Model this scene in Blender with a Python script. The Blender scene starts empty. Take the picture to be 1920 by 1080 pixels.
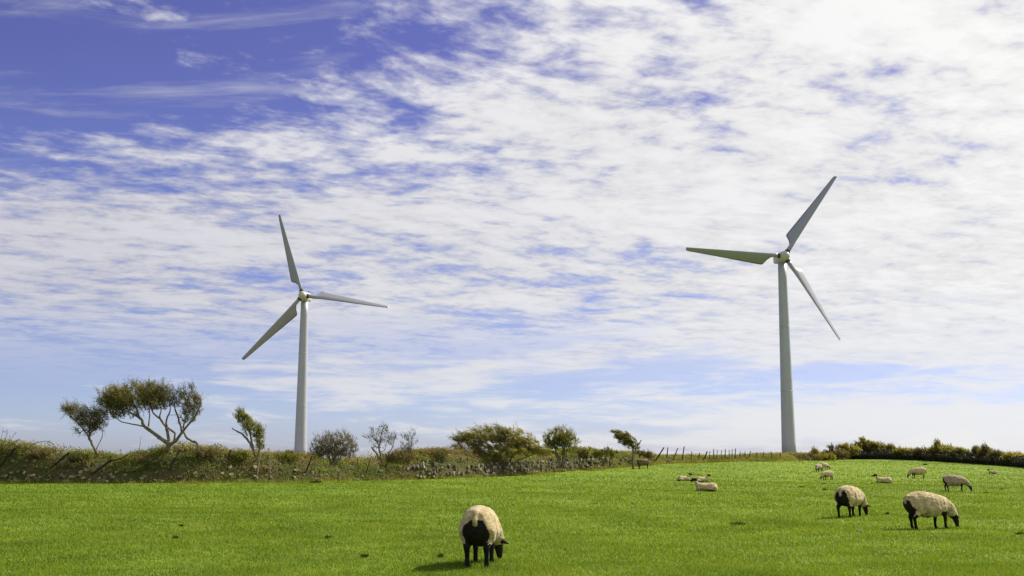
import bpy, bmesh, math, random
import numpy as np
from math import radians, sin, cos, tan, pi
from mathutils import Vector, Matrix, Euler
from mathutils.kdtree import KDTree

scene = bpy.context.scene
COL = scene.collection
random.seed(7)
rng = np.random.default_rng(11)

# ------------------------------------------------------------------ camera
EYE = 1.6
FPX = 2100.0                       # focal length in pixels of the 1920 wide photograph
PITCH = math.atan(320.0 / FPX)
cam_d = bpy.data.cameras.new('camera')
cam_d.sensor_width = 36.0
cam_d.lens = 36.0 * FPX / 1920.0
cam_d.clip_start = 0.1
cam_d.clip_end = 9000.0
cam = bpy.data.objects.new('camera', cam_d)
cam.location = (0, 0, EYE)
cam.rotation_euler = (pi / 2 + PITCH, 0, 0)
COL.objects.link(cam)
scene.camera = cam

# ------------------------------------------------------------------ view
scene.view_settings.view_transform = 'Standard'
scene.view_settings.look = 'None'
scene.view_settings.gamma = 1.0
scene.view_settings.exposure = 0.55
scene.view_settings.use_curve_mapping = False
scene.cycles.max_bounces = 6
scene.cycles.transparent_max_bounces = 4

# ------------------------------------------------------------------ sun
SUN_AZ = 58.0      # degrees to the right of straight ahead
SUN_EL = 42.0
sd = Vector((sin(radians(SUN_AZ)) * cos(radians(SUN_EL)), cos(radians(SUN_AZ)) * cos(radians(SUN_EL)), sin(radians(SUN_EL))))
sun_d = bpy.data.lights.new('sun', 'SUN')
sun_d.energy = 5.0
sun_d.angle = radians(0.53)
sun_d.color = (1.0, 0.95, 0.86)
sun = bpy.data.objects.new('sun', sun_d)
sun.rotation_euler = sd.to_track_quat('Z', 'Y').to_euler()
COL.objects.link(sun)


# ------------------------------------------------------------------ node helper
class S:
    """a socket that can be used in arithmetic"""
    def __init__(self, g, sock):
        self.g, self.s = g, sock

    def _m(self, op, *a, clamp=False):
        n = self.g.nt.nodes.new('ShaderNodeMath')
        n.operation = op
        n.use_clamp = clamp
        for i, v in enumerate((self,) + a):
            self.g.put(n.inputs[i], v)
        return S(self.g, n.outputs[0])

    def __add__(self, o): return self._m('ADD', o)
    __radd__ = __add__
    def __sub__(self, o): return self._m('SUBTRACT', o)
    def __rsub__(self, o): return (self * -1.0) + o
    def __mul__(self, o): return self._m('MULTIPLY', o)
    __rmul__ = __mul__
    def __truediv__(self, o): return self._m('DIVIDE', o)
    def max(self, o): return self._m('MAXIMUM', o)
    def min(self, o): return self._m('MINIMUM', o)
    def pow(self, o): return self._m('POWER', o)
    def abs(self): return self._m('ABSOLUTE')
    def clamp(self): return self._m('ADD', 0.0, clamp=True)

    def ss(self, a, b):
        n = self.g.nt.nodes.new('ShaderNodeMapRange')
        n.interpolation_type = 'SMOOTHSTEP'
        self.g.put(n.inputs[0], self)
        n.inputs[1].default_value, n.inputs[2].default_value = a, b
        return S(self.g, n.outputs[0])

    def lin(self, a, b, c=0.0, d=1.0):
        n = self.g.nt.nodes.new('ShaderNodeMapRange')
        self.g.put(n.inputs[0], self)
        for i, v in enumerate((a, b, c, d)):
            n.inputs[1 + i].default_value = v
        return S(self.g, n.outputs[0])


class G:
    def __init__(self, nt):
        self.nt = nt

    def put(self, inp, v):
        if isinstance(v, S):
            self.nt.links.new(v.s, inp)
        else:
            if hasattr(inp.default_value, '__len__') and not hasattr(v, '__len__'):
                v = (v, v, v)
            if hasattr(inp.default_value, '__len__') and len(inp.default_value) == 4 and len(v) == 3:
                v = (*v, 1.0)
            inp.default_value = v

    def node(self, t, **kw):
        n = self.nt.nodes.new(t)
        for k, v in kw.items():
            setattr(n, k, v)
        return n

    def coord(self, which='Object'):
        return S(self, self.node('ShaderNodeTexCoord').outputs[which])

    def xyz(self, v):
        n = self.node('ShaderNodeSeparateXYZ')
        self.put(n.inputs[0], v)
        return [S(self, o) for o in n.outputs]

    def vec(self, x, y, z=0.0):
        n = self.node('ShaderNodeCombineXYZ')
        for i, v in enumerate((x, y, z)):
            self.put(n.inputs[i], v)
        return S(self, n.outputs[0])

    def noise(self, v, scale=1.0, detail=4.0, rough=0.55, dist=0.0, color=False, lac=2.0):
        n = self.node('ShaderNodeTexNoise')
        if v is not None:
            self.put(n.inputs['Vector'], v)
        n.inputs['Scale'].default_value = scale
        n.inputs['Detail'].default_value = detail
        n.inputs['Roughness'].default_value = rough
        n.inputs['Lacunarity'].default_value = lac
        n.inputs['Distortion'].default_value = dist
        return S(self, n.outputs['Color' if color else 'Fac'])

    def vmath(self, op, a, b):
        n = self.node('ShaderNodeVectorMath', operation=op)
        self.put(n.inputs[0], a)
        self.put(n.inputs[1], b)
        return S(self, n.outputs['Value' if op in ('DOT_PRODUCT', 'LENGTH') else 'Vector'])

    def mix(self, f, a, b, mode='MIX'):
        n = self.node('ShaderNodeMix', data_type='RGBA', blend_type=mode)
        self.put(n.inputs[0], f)
        self.put(n.inputs[6], a)
        self.put(n.inputs[7], b)
        return S(self, n.outputs[2])

    def ramp(self, f, stops, interp='LINEAR'):
        n = self.node('ShaderNodeValToRGB')
        cr = n.color_ramp
        cr.interpolation = interp
        while len(cr.elements) < len(stops):
            cr.elements.new(0.5)
        for e, (p, c) in zip(cr.elements, stops):
            e.position = p
            e.color = (*c, 1.0)
        self.put(n.inputs[0], f)
        return S(self, n.outputs[0])

    def attr(self, name):
        n = self.node('ShaderNodeAttribute', attribute_name=name)
        return S(self, n.outputs['Fac'])


# ------------------------------------------------------------------ sky
world = bpy.data.worlds.new('World')
scene.world = world
world.use_nodes = True
wt = world.node_tree
wt.nodes.clear()
g = G(wt)
SKY_STRENGTH = 0.085
sky = g.node('ShaderNodeTexSky', sky_type='NISHITA', sun_disc=False)
sky.sun_elevation = radians(SUN_EL)
sky.sun_rotation = radians(SUN_AZ)
sky.air_density = 1.0
sky.dust_density = 0.6
sky.ozone_density = 2.5
d = g.coord('Generated')
dx, dy, dz = g.xyz(d)
# the photograph's white balance: deep violet blue overhead, pale lavender near the horizon
tint = g.mix(dz.lin(0.0, 0.34).pow(0.75), (0.72, 0.77, 1.12), (0.60, 0.455, 0.80))
tint = g.mix(1.0 - dz.ss(0.0, 0.09), tint, (0.74, 0.82, 1.28))
sky_c = g.mix(1.0, S(g, sky.outputs[0]), tint, 'MULTIPLY')
zz = dz.max(0.0) + 0.10
u, v = dx / zz, dy / zz
uv = g.vec(u, v, 0.0)
# gentle warp so that the streaks bend
wv = g.noise(uv, 0.9, 3.0, 0.5, color=True)
wv = g.vmath('SUBTRACT', wv, (0.5, 0.5, 0.5))
wv = g.vmath('MULTIPLY', wv, (0.22, 0.22, 0.0))
uw = g.vmath('ADD', uv, wv)
ux, uy, _ = g.xyz(uw)
# altocumulus ripples run from lower left to upper right
ang = radians(24)
ra = ux * cos(ang) + uy * sin(ang)
rb = uy * cos(ang) - ux * sin(ang)
big = g.noise(g.vec(u * 0.9, v * 0.8, 3.3), 0.75, 3.0, 0.5)
MIDZ = 3.6
mid = g.noise(g.vec(ra * 0.80, rb * 1.22, MIDZ), 2.4, 4.0, 0.55)
fine = g.noise(g.vec(ra * 0.80, rb * 1.15, 1.7), 9.0, 4.0, 0.55, 0.25)
tiny = g.noise(g.vec(ra * 1.0, rb * 1.05, 4.9), 24.0, 4.0, 0.6, 0.2)
# the deck ends along a ragged front; beyond it the sky is blue with thin wisps
edge = g.noise(g.vec(u, v * 0.9, 5.2), 2.2, 4.0, 0.55) - 0.5
side = ((v - 2.46) * 1.3).max((u + 0.13 + (v - 1.84) * 0.571) * 1.2) + (big - 0.5) * 0.5 + edge * 0.9
side = side.max((0.62 - v) * 0.8 + (big - 0.5) * 1.4)      # unseen cloud overhead and behind, added to whiten the fill light
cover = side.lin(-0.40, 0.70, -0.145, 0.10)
# two clear lanes far off, and a thinner deck towards the left
lane = g.noise(g.vec(u * 0.30, v * 0.55, 9.4), 0.9, 2.0, 0.5)
cover = cover - lane.ss(0.50, 0.66) * (1.0 - dz.ss(0.05, 0.17)) * 0.10
cover = cover + (1.0 - dz.ss(0.0, 0.13)) * 0.015
cover = cover + (u - v * 0.08).lin(-1.6, 1.2, -0.055, 0.030)
fine = fine * 0.68 + tiny * 0.32
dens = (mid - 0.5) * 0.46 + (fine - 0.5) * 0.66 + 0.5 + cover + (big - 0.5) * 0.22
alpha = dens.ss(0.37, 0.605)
# thin high veils over the clear part
veil = g.noise(g.vec(u * 0.9 + v * 0.25, v * 2.6, 8.8), 2.0, 6.0, 0.6, 0.4)
alpha = alpha.max(veil.ss(0.50, 0.74) * 0.50)
# low down the deck is seen edge-on as broad soft bands
az = dx / dy.max(0.05)
band = g.noise(g.vec(az * 2.0 + dz * 1.5, dz * 17.0, 2.2), 1.35, 3.0, 0.5) * 0.52 + g.noise(g.vec(az * 5.0 + dz * 3.0, dz * 36.0, 6.1), 2.4, 6.0, 0.62, 0.3) * 0.48
lowf = 1.0 - dz.ss(0.045, 0.15)
alpha_low = (band + (az * 0.19) + (dz - 0.06).abs() * 0.5 - 0.026).ss(0.435, 0.565) * 0.90
alpha = alpha * (1.0 - lowf) + alpha_low * lowf
alpha = alpha * dz.lin(-0.002, 0.03, 0.65, 1.0)
# a small bank of cumulus low over the hill
cn = g.noise(g.vec(az * 1.0, dz * 1.5, 4.0), 38.0, 6.0, 0.6)
h1 = (1.0 - ((az - 0.385) / 0.062).abs().pow(2.2)) * 0.026
h2 = (0.85 - ((az - 0.01) / 0.050).abs().pow(2.2)) * 0.024
top = h1.max(h2) + (cn - 0.5) * 0.034
cum = (top - dz).ss(-0.001, 0.0035) * dy.ss(0.0, 0.2) * dz.ss(-0.002, 0.006)
# forward scattering: cloud nearer the sun is whiter
toward = g.vmath('DOT_PRODUCT', d, tuple(sd))
glow = toward.lin(0.25, 0.85, 0.0, 1.0)
shade = (fine * 0.55 + mid * 0.35 + dens * 0.2).lin(0.42, 0.66, 0.80, 1.06)
shade = shade * (1.0 - lowf) + lowf * 0.99
K = 1.0 / (SKY_STRENGTH * 2 ** scene.view_settings.exposure)
cl = g.mix(glow, (0.62 * K, 0.62 * K, 0.675 * K), (0.96 * K, 0.955 * K, 0.93 * K))
cl = g.mix(lowf * 0.7, cl, g.mix(glow, (0.80 * K, 0.80 * K, 0.82 * K), (0.93 * K, 0.93 * K, 0.92 * K)))
cl = g.mix(1.0, cl, shade, 'MULTIPLY')
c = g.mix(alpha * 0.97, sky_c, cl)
c = g.mix(cum * 0.65, c, (0.86 * K, 0.86 * K, 0.85 * K))
bg = g.node('ShaderNodeBackground')
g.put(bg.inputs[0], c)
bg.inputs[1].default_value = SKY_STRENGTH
wo = g.node('ShaderNodeOutputWorld')
wt.links.new(bg.outputs[0], wo.inputs[0])
world.cycles.sampling_method = 'MANUAL'
world.cycles.sample_map_resolution = 1024


# ------------------------------------------------------------------ terrain
_gy = np.arange(-200, 9001, 1.0)
_gz = np.interp(_gy, [-200, 60, 80, 90, 100, 110, 120, 130, 160, 200, 300, 9001],
                [0.0, 0.0, 0.02, 0.14, 0.42, 0.80, 1.12, 1.35, 1.85, 2.25, 2.5, 2.5])
_k = np.exp(-0.5 * (np.arange(-15, 16) / 5.0) ** 2)
_gz[15:-15] = np.convolve(_gz, _k / _k.sum(), 'same')[15:-15]


def gh(x, y):
    """height of the ground"""
    lat = np.interp(x, [-200, -60, -12, 10, 47, 62, 95, 200], [0.62, 0.66, 0.72, 1.0, 1.0, 0.85, 0.75, 0.7])
    und = 0.035 * np.sin(x * 0.21 + 0.7) * np.sin(y * 0.17) + 0.02 * np.sin(x * 0.53 + y * 0.41)
    far = np.clip((np.abs(y) - 8) / 20.0, 0, 1)
    return np.interp(y, _gy, _gz) * lat + und * far


CP, SP = cos(PITCH), sin(PITCH)


def ray(px, py):
    a, b = (px - 960.0) / FPX, (540.0 - py) / FPX
    return np.array([a, CP - b * SP, SP + b * CP])


def at(px, py, y):
    """the point at distance y that stands where the photograph shows px, py"""
    r = ray(px, py)
    t = y / r[1]
    return np.array([r[0] * t, y, EYE + r[2] * t])


def ground(px, py):
    """where the line of sight meets the field"""
    r = ray(px, py)
    ys = np.arange(6.0, 420.0, 0.1)
    t = ys / r[1]
    z = EYE + r[2] * t - gh(r[0] * t, ys)
    i = int(np.argmax(z < 0)) if (z < 0).any() else int(np.argmin(z))
    return np.array([r[0] * t[i], ys[i], float(gh(r[0] * t[i], ys[i]))])


# ------------------------------------------------------------------ object helpers
def tag(o, label=None, cat=None, group=None, kind=None):
    if label: o['label'] = label
    if cat: o['category'] = cat
    if group: o['group'] = group
    if kind: o['kind'] = kind
    return o


def thing(name, label, cat, loc=(0, 0, 0), rotz=0.0, group=None):
    o = bpy.data.objects.new(name, None)
    o.empty_display_size = 0.2
    o.location = loc
    o.rotation_euler = (0, 0, rotz)
    COL.objects.link(o)
    return tag(o, label, cat, group)


def link(name, me, parent=None):
    o = bpy.data.objects.new(name, me)
    COL.objects.link(o)
    if parent is not None:
        o.parent = parent
    return o


def arr_mesh(name, V, F, mats, attr=None, smooth=False, mi=None):
    """mesh from a vertex array and a face array (n,3) or (n,4)"""
    V = np.asarray(V, dtype=np.float32)
    F = np.asarray(F, dtype=np.int32)
    me = bpy.data.meshes.new(name)
    n = F.shape[1]
    me.vertices.add(len(V))
    me.vertices.foreach_set('co', V.ravel())
    me.loops.add(F.size)
    me.loops.foreach_set('vertex_index', F.ravel())
    me.polygons.add(len(F))
    me.polygons.foreach_set('loop_start', np.arange(0, F.size, n, dtype=np.int32))
    me.polygons.foreach_set('loop_total', np.full(len(F), n, dtype=np.int32))
    if mi is not None:
        me.polygons.foreach_set('material_index', np.asarray(mi, dtype=np.int32))
    me.polygons.foreach_set('use_smooth', np.full(len(F), smooth, dtype=bool))
    if attr is not None:
        a = me.attributes.new('tint', 'FLOAT', 'POINT')
        a.data.foreach_set('value', np.asarray(attr, dtype=np.float32))
    for m in (mats if isinstance(mats, (list, tuple)) else [mats]):
        me.materials.append(m)
    me.update(calc_edges=True)
    return me


class MB:
    """collects rings, tubes and boxes for one mesh"""
    def __init__(self):
        self.v, self.f = [], []

    def rings(self, rings, closed_ends=True):
        base = len(self.v)
        n = len(rings[0])
        for r in rings:
            self.v.extend([tuple(p) for p in r])
        for i in range(len(rings) - 1):
            a, b = base + i * n, base + (i + 1) * n
            for j in range(n):
                k = (j + 1) % n
                self.f.append((a + j, a + k, b + k, b + j))
        if closed_ends:
            self.f.append(tuple(base + j for j in reversed(range(n))))
            e = base + (len(rings) - 1) * n
            self.f.append(tuple(e + j for j in range(n)))

    def tube(self, pts, rad, sides=6):
        pts = [np.array(p, float) for p in pts]
        if not hasattr(rad, '__len__'):
            rad = [rad] * len(pts)
        rings, ref = [], np.array([0.31, 0.83, 0.46])
        for i, p in enumerate(pts):
            t = pts[min(i + 1, len(pts) - 1)] - pts[max(i - 1, 0)]
            t = t / (np.linalg.norm(t) + 1e-9)
            a = np.cross(t, ref)
            a /= np.linalg.norm(a) + 1e-9
            b = np.cross(t, a)
            ref = np.cross(a, t) if abs(np.dot(np.cross(a, t), ref)) > 0.1 else ref
            rings.append([p + rad[i] * (cos(2 * pi * j / sides) * a + sin(2 * pi * j / sides) * b) for j in range(sides)])
        self.rings(rings)

    def build(self, name, mat, parent=None, smooth=True, bevel=0.0):
        me = bpy.data.meshes.new(name)
        me.from_pydata(self.v, [], self.f)
        bm = bmesh.new()
        bm.from_mesh(me)
        bmesh.ops.recalc_face_normals(bm, faces=bm.faces)
        if bevel:
            bmesh.ops.bevel(bm, geom=[e for e in bm.edges if len(e.link_faces) == 2 and e.calc_face_angle(0) > 0.6],
                            offset=bevel, segments=2, affect='EDGES', profile=0.7)
        bm.to_mesh(me)
        bm.free()
        me.polygons.foreach_set('use_smooth', np.full(len(me.polygons), smooth, dtype=bool))
        me.materials.append(mat)
        return link(name, me, parent)


# ------------------------------------------------------------------ materials
def mat(name):
    m = bpy.data.materials.new(name)
    m.use_nodes = True
    nt = m.node_tree
    p = nt.nodes['Principled BSDF']
    return m, G(nt), p, nt.nodes['Material Output']


def bump(g, p, h, strength=0.3, dist=0.02):
    n = g.node('ShaderNodeBump')
    n.inputs['Strength'].default_value = strength
    n.inputs['Distance'].default_value = dist
    g.put(n.inputs['Height'], h)
    g.nt.links.new(n.outputs[0], p.inputs['Normal'])


def leaf_mat(name, stops, trans=0.35, rough=0.6, spec=0.25, scale=0.35):
    """leaves and blades: colour follows each leaf's own tint, light shines through"""
    m, g, p, out = mat(name)
    t = g.attr('tint')
    n = g.noise(g.coord('Object'), scale, 3.0, 0.55)
    c = g.ramp((t * 0.62 + (n - 0.5) * 1.1 + 0.19).clamp(), stops)
    g.put(p.inputs['Base Color'], c)
    p.inputs['Roughness'].default_value = rough
    p.inputs['Specular IOR Level'].default_value = spec
    tr = g.node('ShaderNodeBsdfTranslucent')
    g.put(tr.inputs[0], g.mix(1.0, c, (1.25, 1.15, 0.8), 'MULTIPLY'))
    mx = g.node('ShaderNodeMixShader')
    mx.inputs[0].default_value = trans
    g.nt.links.new(p.outputs[0], mx.inputs[1])
    g.nt.links.new(tr.outputs[0], mx.inputs[2])
    g.nt.links.new(mx.outputs[0], out.inputs[0])
    return m


def field_material():
    m, g, p, out = mat('field_turf')
    co = g.coord('Object')
    x, y, z = g.xyz(co)
    n0 = g.noise(g.vec(x * 1.0, y * 0.6, 0.0), 0.045, 3.0, 0.5)
    n1 = g.noise(g.vec(x, y * 0.7, 2.0), 0.55, 5.0, 0.62)
    n2 = g.noise(co, 5.0, 5.0, 0.7)
    f = ((n0 - 0.5) * 0.8 + (n1 - 0.5) * 0.9 + (n2 - 0.5) * 0.9 + 0.5).clamp()
    c = g.ramp(f, [(0.18, (0.058, 0.102, 0.008)), (0.42, (0.124, 0.188, 0.011)), (0.62, (0.160, 0.230, 0.014)), (0.88, (0.195, 0.255, 0.022))])
    # beyond the skyline the unseen field is dulled to cut green bounce light
    c = g.mix(y.ss(203.0, 222.0), c, g.mix(n1.ss(0.3, 0.7), (0.120, 0.125, 0.045), (0.175, 0.160, 0.075)))
    g.put(p.inputs['Base Color'], c)
    p.inputs['Roughness'].default_value = 0.85
    p.inputs['Specular IOR Level'].default_value = 0.1
    bump(g, p, n1 * 0.5 + n2 * 0.8, 0.6, 0.10)
    return m


def bark_mat(name, c0, c1):
    m, g, p, out = mat(name)
    x, y, z = g.xyz(g.coord('Object'))
    n = g.noise(g.vec(x, y, z * 0.4), 9.0, 5.0, 0.65)
    w = g.noise(g.coord('Object'), 1.6, 3.0, 0.5)
    g.put(p.inputs['Base Color'], g.mix((n * 0.7 + w * 0.5 - 0.1).ss(0.3, 0.75), c0, c1))
    p.inputs['Roughness'].default_value = 0.9
    p.inputs['Specular IOR Level'].default_value = 0.15
    bump(g, p, n, 0.7, 0.02)
    return m


def stone_material():
    m, g, p, out = mat('lichened_stone')
    oi = g.node('ShaderNodeObjectInfo')
    r = S(g, oi.outputs['Random'])
    co = g.coord('Object')
    n = g.noise(g.vmath('ADD', co, g.vec(r * 37.0, r * 11.0, r * 5.0)), 3.2, 5.0, 0.62)
    li = g.noise(g.vmath('ADD', co, g.vec(r * 7.0, r * 51.0, r * 3.0)), 7.0, 4.0, 0.6)
    base = g.ramp(r, [(0.0, (0.10, 0.085, 0.06)), (0.35, (0.20, 0.17, 0.11)), (0.70, (0.27, 0.235, 0.165)), (1.0, (0.42, 0.36, 0.25))])
    c = g.mix(n.ss(0.35, 0.7), g.mix(1.0, base, 0.6, 'MULTIPLY'), base)
    c = g.mix(li.ss(0.57, 0.68) * 0.7, c, (0.44, 0.43, 0.35))
    c = g.mix(g.noise(co, 1.4, 3.0, 0.6).ss(0.56, 0.7) * 0.7, c, (0.10, 0.115, 0.03))
    g.put(p.inputs['Base Color'], c)
    p.inputs['Roughness'].default_value = 0.9
    p.inputs['Specular IOR Level'].default_value = 0.2
    bump(g, p, n + li * 0.5, 0.6, 0.03)
    return m


def soil_material():
    m, g, p, out = mat('bank_soil')
    co = g.coord('Object')
    n = g.noise(co, 0.8, 5.0, 0.65)
    n2 = g.noise(co, 5.0, 5.0, 0.7)
    c = g.mix(n.ss(0.4, 0.6), (0.050, 0.060, 0.018), (0.085, 0.066, 0.034))
    c = g.mix(n2.ss(0.45, 0.7) * 0.6, c, (0.11, 0.115, 0.032))
    g.put(p.inputs['Base Color'], c)
    p.inputs['Roughness'].default_value = 0.95
    p.inputs['Specular IOR Level'].default_value = 0.1
    bump(g, p, n2, 0.9, 0.12)
    return m


def paint_material(name, col, rough=0.42, dirt=0.25):
    m, g, p, out = mat(name)
    x, y, z = g.xyz(g.coord('Object'))
    streak = g.noise(g.vec(x * 2.2, y * 2.2, z * 0.10), 1.0, 5.0, 0.6)
    spot = g.noise(g.coord('Object'), 0.6, 5.0, 0.65)
    f = (streak * 0.6 + spot * 0.5).ss(0.45, 0.75)
    c2 = tuple(c * k for c, k in zip(col, (0.72, 0.74, 0.70)))
    g.put(p.inputs['Base Color'], g.mix(f * dirt * 2.0, col, c2))
    g.put(p.inputs['Roughness'], spot.lin(0.3, 0.7, rough - 0.08, rough + 0.12))
    p.inputs['Specular IOR Level'].default_value = 0.4
    return m


def coat_material(name, c0, c1, c2, scale=8.0, bs=0.4):
    m, g, p, out = mat(name)
    co = g.coord('Object')
    n = g.noise(co, scale, 5.0, 0.65)
    w = g.noise(co, 2.3, 3.0, 0.55)
    f = g.noise(co, scale * 4.5, 4.0, 0.7)
    c = g.mix(n.ss(0.35, 0.68), c0, c1)
    c = g.mix(w.ss(0.50, 0.70) * 0.75, c, c2)
    c = g.mix(f.ss(0.40, 0.66) * 0.45, c, g.mix(1.0, c, 0.55, 'MULTIPLY'))
    g.put(p.inputs['Base Color'], c)
    p.inputs['Roughness'].default_value = 0.95
    p.inputs['Specular IOR Level'].default_value = 0.1
    if 'Sheen Weight' in p.inputs:
        p.inputs['Sheen Weight'].default_value = 0.2 if bs > 0.35 else 0.0
    bump(g, p, n * 0.6 + f * 0.5, bs, 0.04)
    return m


M_FIELD = field_material()
M_BLADE = leaf_mat('grass_blades', [(0.08, (0.054, 0.094, 0.008)), (0.40, (0.124, 0.194, 0.011)), (0.70, (0.170, 0.245, 0.015)), (0.97, (0.30, 0.31, 0.065))], 0.44, 0.55, 0.2, 0.5)
M_IVY = leaf_mat('green_undergrowth', [(0.1, (0.040, 0.066, 0.012)), (0.45, (0.150, 0.210, 0.030)), (0.75, (0.270, 0.330, 0.054)), (1.0, (0.42, 0.43, 0.12))], 0.55, 0.45, 0.35)
M_BRACKEN = leaf_mat('dead_bracken', [(0.1, (0.095, 0.064, 0.028)), (0.5, (0.280, 0.210, 0.090)), (0.8, (0.380, 0.310, 0.140)), (1.0, (0.50, 0.43, 0.24))], 0.5, 0.8, 0.1)
M_LONG = leaf_mat('rank_grass', [(0.1, (0.090, 0.105, 0.015)), (0.5, (0.210, 0.220, 0.036)), (0.8, (0.33, 0.30, 0.085)), (1.0, (0.50, 0.44, 0.20))], 0.45, 0.6, 0.2)
M_OLIVE = leaf_mat('thorn_leaves', [(0.1, (0.075, 0.078, 0.020)), (0.5, (0.190, 0.185, 0.038)), (0.85, (0.290, 0.270, 0.056)), (1.0, (0.36, 0.32, 0.08))], 0.58, 0.55, 0.25)
M_SHRUB = leaf_mat('shrub_leaves', [(0.1, (0.075, 0.090, 0.018)), (0.5, (0.200, 0.215, 0.036)), (0.85, (0.320, 0.315, 0.058)), (1.0, (0.40, 0.37, 0.10))], 0.58, 0.55, 0.25)
M_BROWNLEAF = leaf_mat('brown_shrub_leaves', [(0.1, (0.075, 0.062, 0.026)), (0.5, (0.180, 0.155, 0.056)), (0.85, (0.270, 0.230, 0.084)), (1.0, (0.34, 0.29, 0.13))], 0.52, 0.7, 0.15)
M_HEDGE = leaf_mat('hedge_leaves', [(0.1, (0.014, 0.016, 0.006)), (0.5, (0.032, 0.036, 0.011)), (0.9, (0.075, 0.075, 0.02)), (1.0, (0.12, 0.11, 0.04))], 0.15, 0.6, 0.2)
M_BARK = bark_mat('bark', (0.075, 0.064, 0.044), (0.28, 0.235, 0.155))
M_TWIG = bark_mat('twig_bark', (0.06, 0.05, 0.036), (0.16, 0.135, 0.095))
M_POST = bark_mat('weathered_timber', (0.020, 0.017, 0.012), (0.060, 0.050, 0.036))
M_PALEPOST = bark_mat('pale_timber', (0.26, 0.24, 0.17), (0.40, 0.37, 0.27))
M_STONE = stone_material()
M_SOIL = soil_material()
M_TOWER = paint_material('tower_paint', (0.385, 0.395, 0.44))
M_BLADEPAINT = paint_material('blade_paint', (0.295, 0.30, 0.345), 0.35, 0.3)
M_HUB = paint_material('hub_paint', (0.48, 0.46, 0.40), 0.4, 0.45)
M_COLLAR = paint_material('dark_collar', (0.03, 0.032, 0.035), 0.5, 0.2)
M_STEEL = paint_material('galvanised_wire', (0.16, 0.16, 0.16), 0.5, 0.2)
M_WOOL = coat_material('cream_fleece', (0.35, 0.265, 0.125), (0.64, 0.53, 0.29), (0.42, 0.295, 0.14), 13.0, 0.8)
M_BROWNWOOL = coat_material('brown_fleece', (0.13, 0.088, 0.045), (0.24, 0.165, 0.09), (0.34, 0.26, 0.15))
M_GREYWOOL = coat_material('grey_fleece', (0.25, 0.20, 0.125), (0.46, 0.37, 0.24), (0.34, 0.26, 0.16), 13.0, 0.8)
M_BLACK = coat_material('black_coat_and_shade', (0.010, 0.009, 0.009), (0.022, 0.019, 0.017), (0.03, 0.024, 0.02), 12.0, 0.3)


# ------------------------------------------------------------------ the field
def axis(parts):
    out = []
    for a, b, s in parts:
        out += list(np.arange(a, b, s))
    return np.array(out + [parts[-1][1]], float)


gx = axis([(-4200, -400, 380), (-400, -120, 28), (-120, -60, 5), (-60, 75, 1.5), (75, 130, 5), (130, 400, 30), (400, 4200, 380)])
gy_ = axis([(-300, -40, 52), (-40, 8, 8), (8, 60, 1.6), (60, 140, 1.0), (140, 240, 4), (240, 600, 30), (600, 6000, 450)])
XX, YY = np.meshgrid(gx, gy_)
ZZ = gh(XX, YY)
V = np.stack([XX.ravel(), YY.ravel(), ZZ.ravel()], 1)
nx, ny = len(gx), len(gy_)
ii, jj = np.meshgrid(np.arange(nx - 1), np.arange(ny - 1))
a = (jj * nx + ii).ravel()
F = np.stack([a, a + 1, a + nx + 1, a + nx], 1)
field = link('field', arr_mesh('field', V, F, M_FIELD, smooth=True))
tag(field, 'bright green grazed pasture rising gently towards the hedge', kind='structure')


def wavy(x, y, seed, f=1.0):
    r = np.random.default_rng(seed)
    o = 0.0
    for k in range(7):
        a, q = r.uniform(0, 2 * pi), f * 1.55 ** (k - 2) * r.uniform(0.7, 1.3)
        o = o + np.sin((x * cos(a) + y * sin(a)) * q + r.uniform(0, 6.28)) / (1.0 + 0.35 * k)
    return o / 3.2


def blades(P, hgt, wid, lean, seed, spread=0.5):
    """single-triangle grass blades standing on the points P"""
    r = np.random.default_rng(seed)
    n = len(P)
    a = r.uniform(0, 2 * pi, n)
    side = np.stack([np.cos(a), np.sin(a), np.zeros(n)], 1) * (wid * r.uniform(0.6, 1.3, n))[:, None]
    h = hgt * r.uniform(0.55, 1.3, n)
    tip = np.stack([r.normal(0, spread, n) + lean[0], r.normal(0, spread, n) + lean[1], np.ones(n)], 1)
    tip *= (h / np.linalg.norm(tip, axis=1))[:, None]
    V = np.empty((n, 3, 3))
    V[:, 0], V[:, 1], V[:, 2] = P - side, P + side, P + tip
    F = np.arange(n * 3).reshape(n, 3)
    return V.reshape(-1, 3), F


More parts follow.
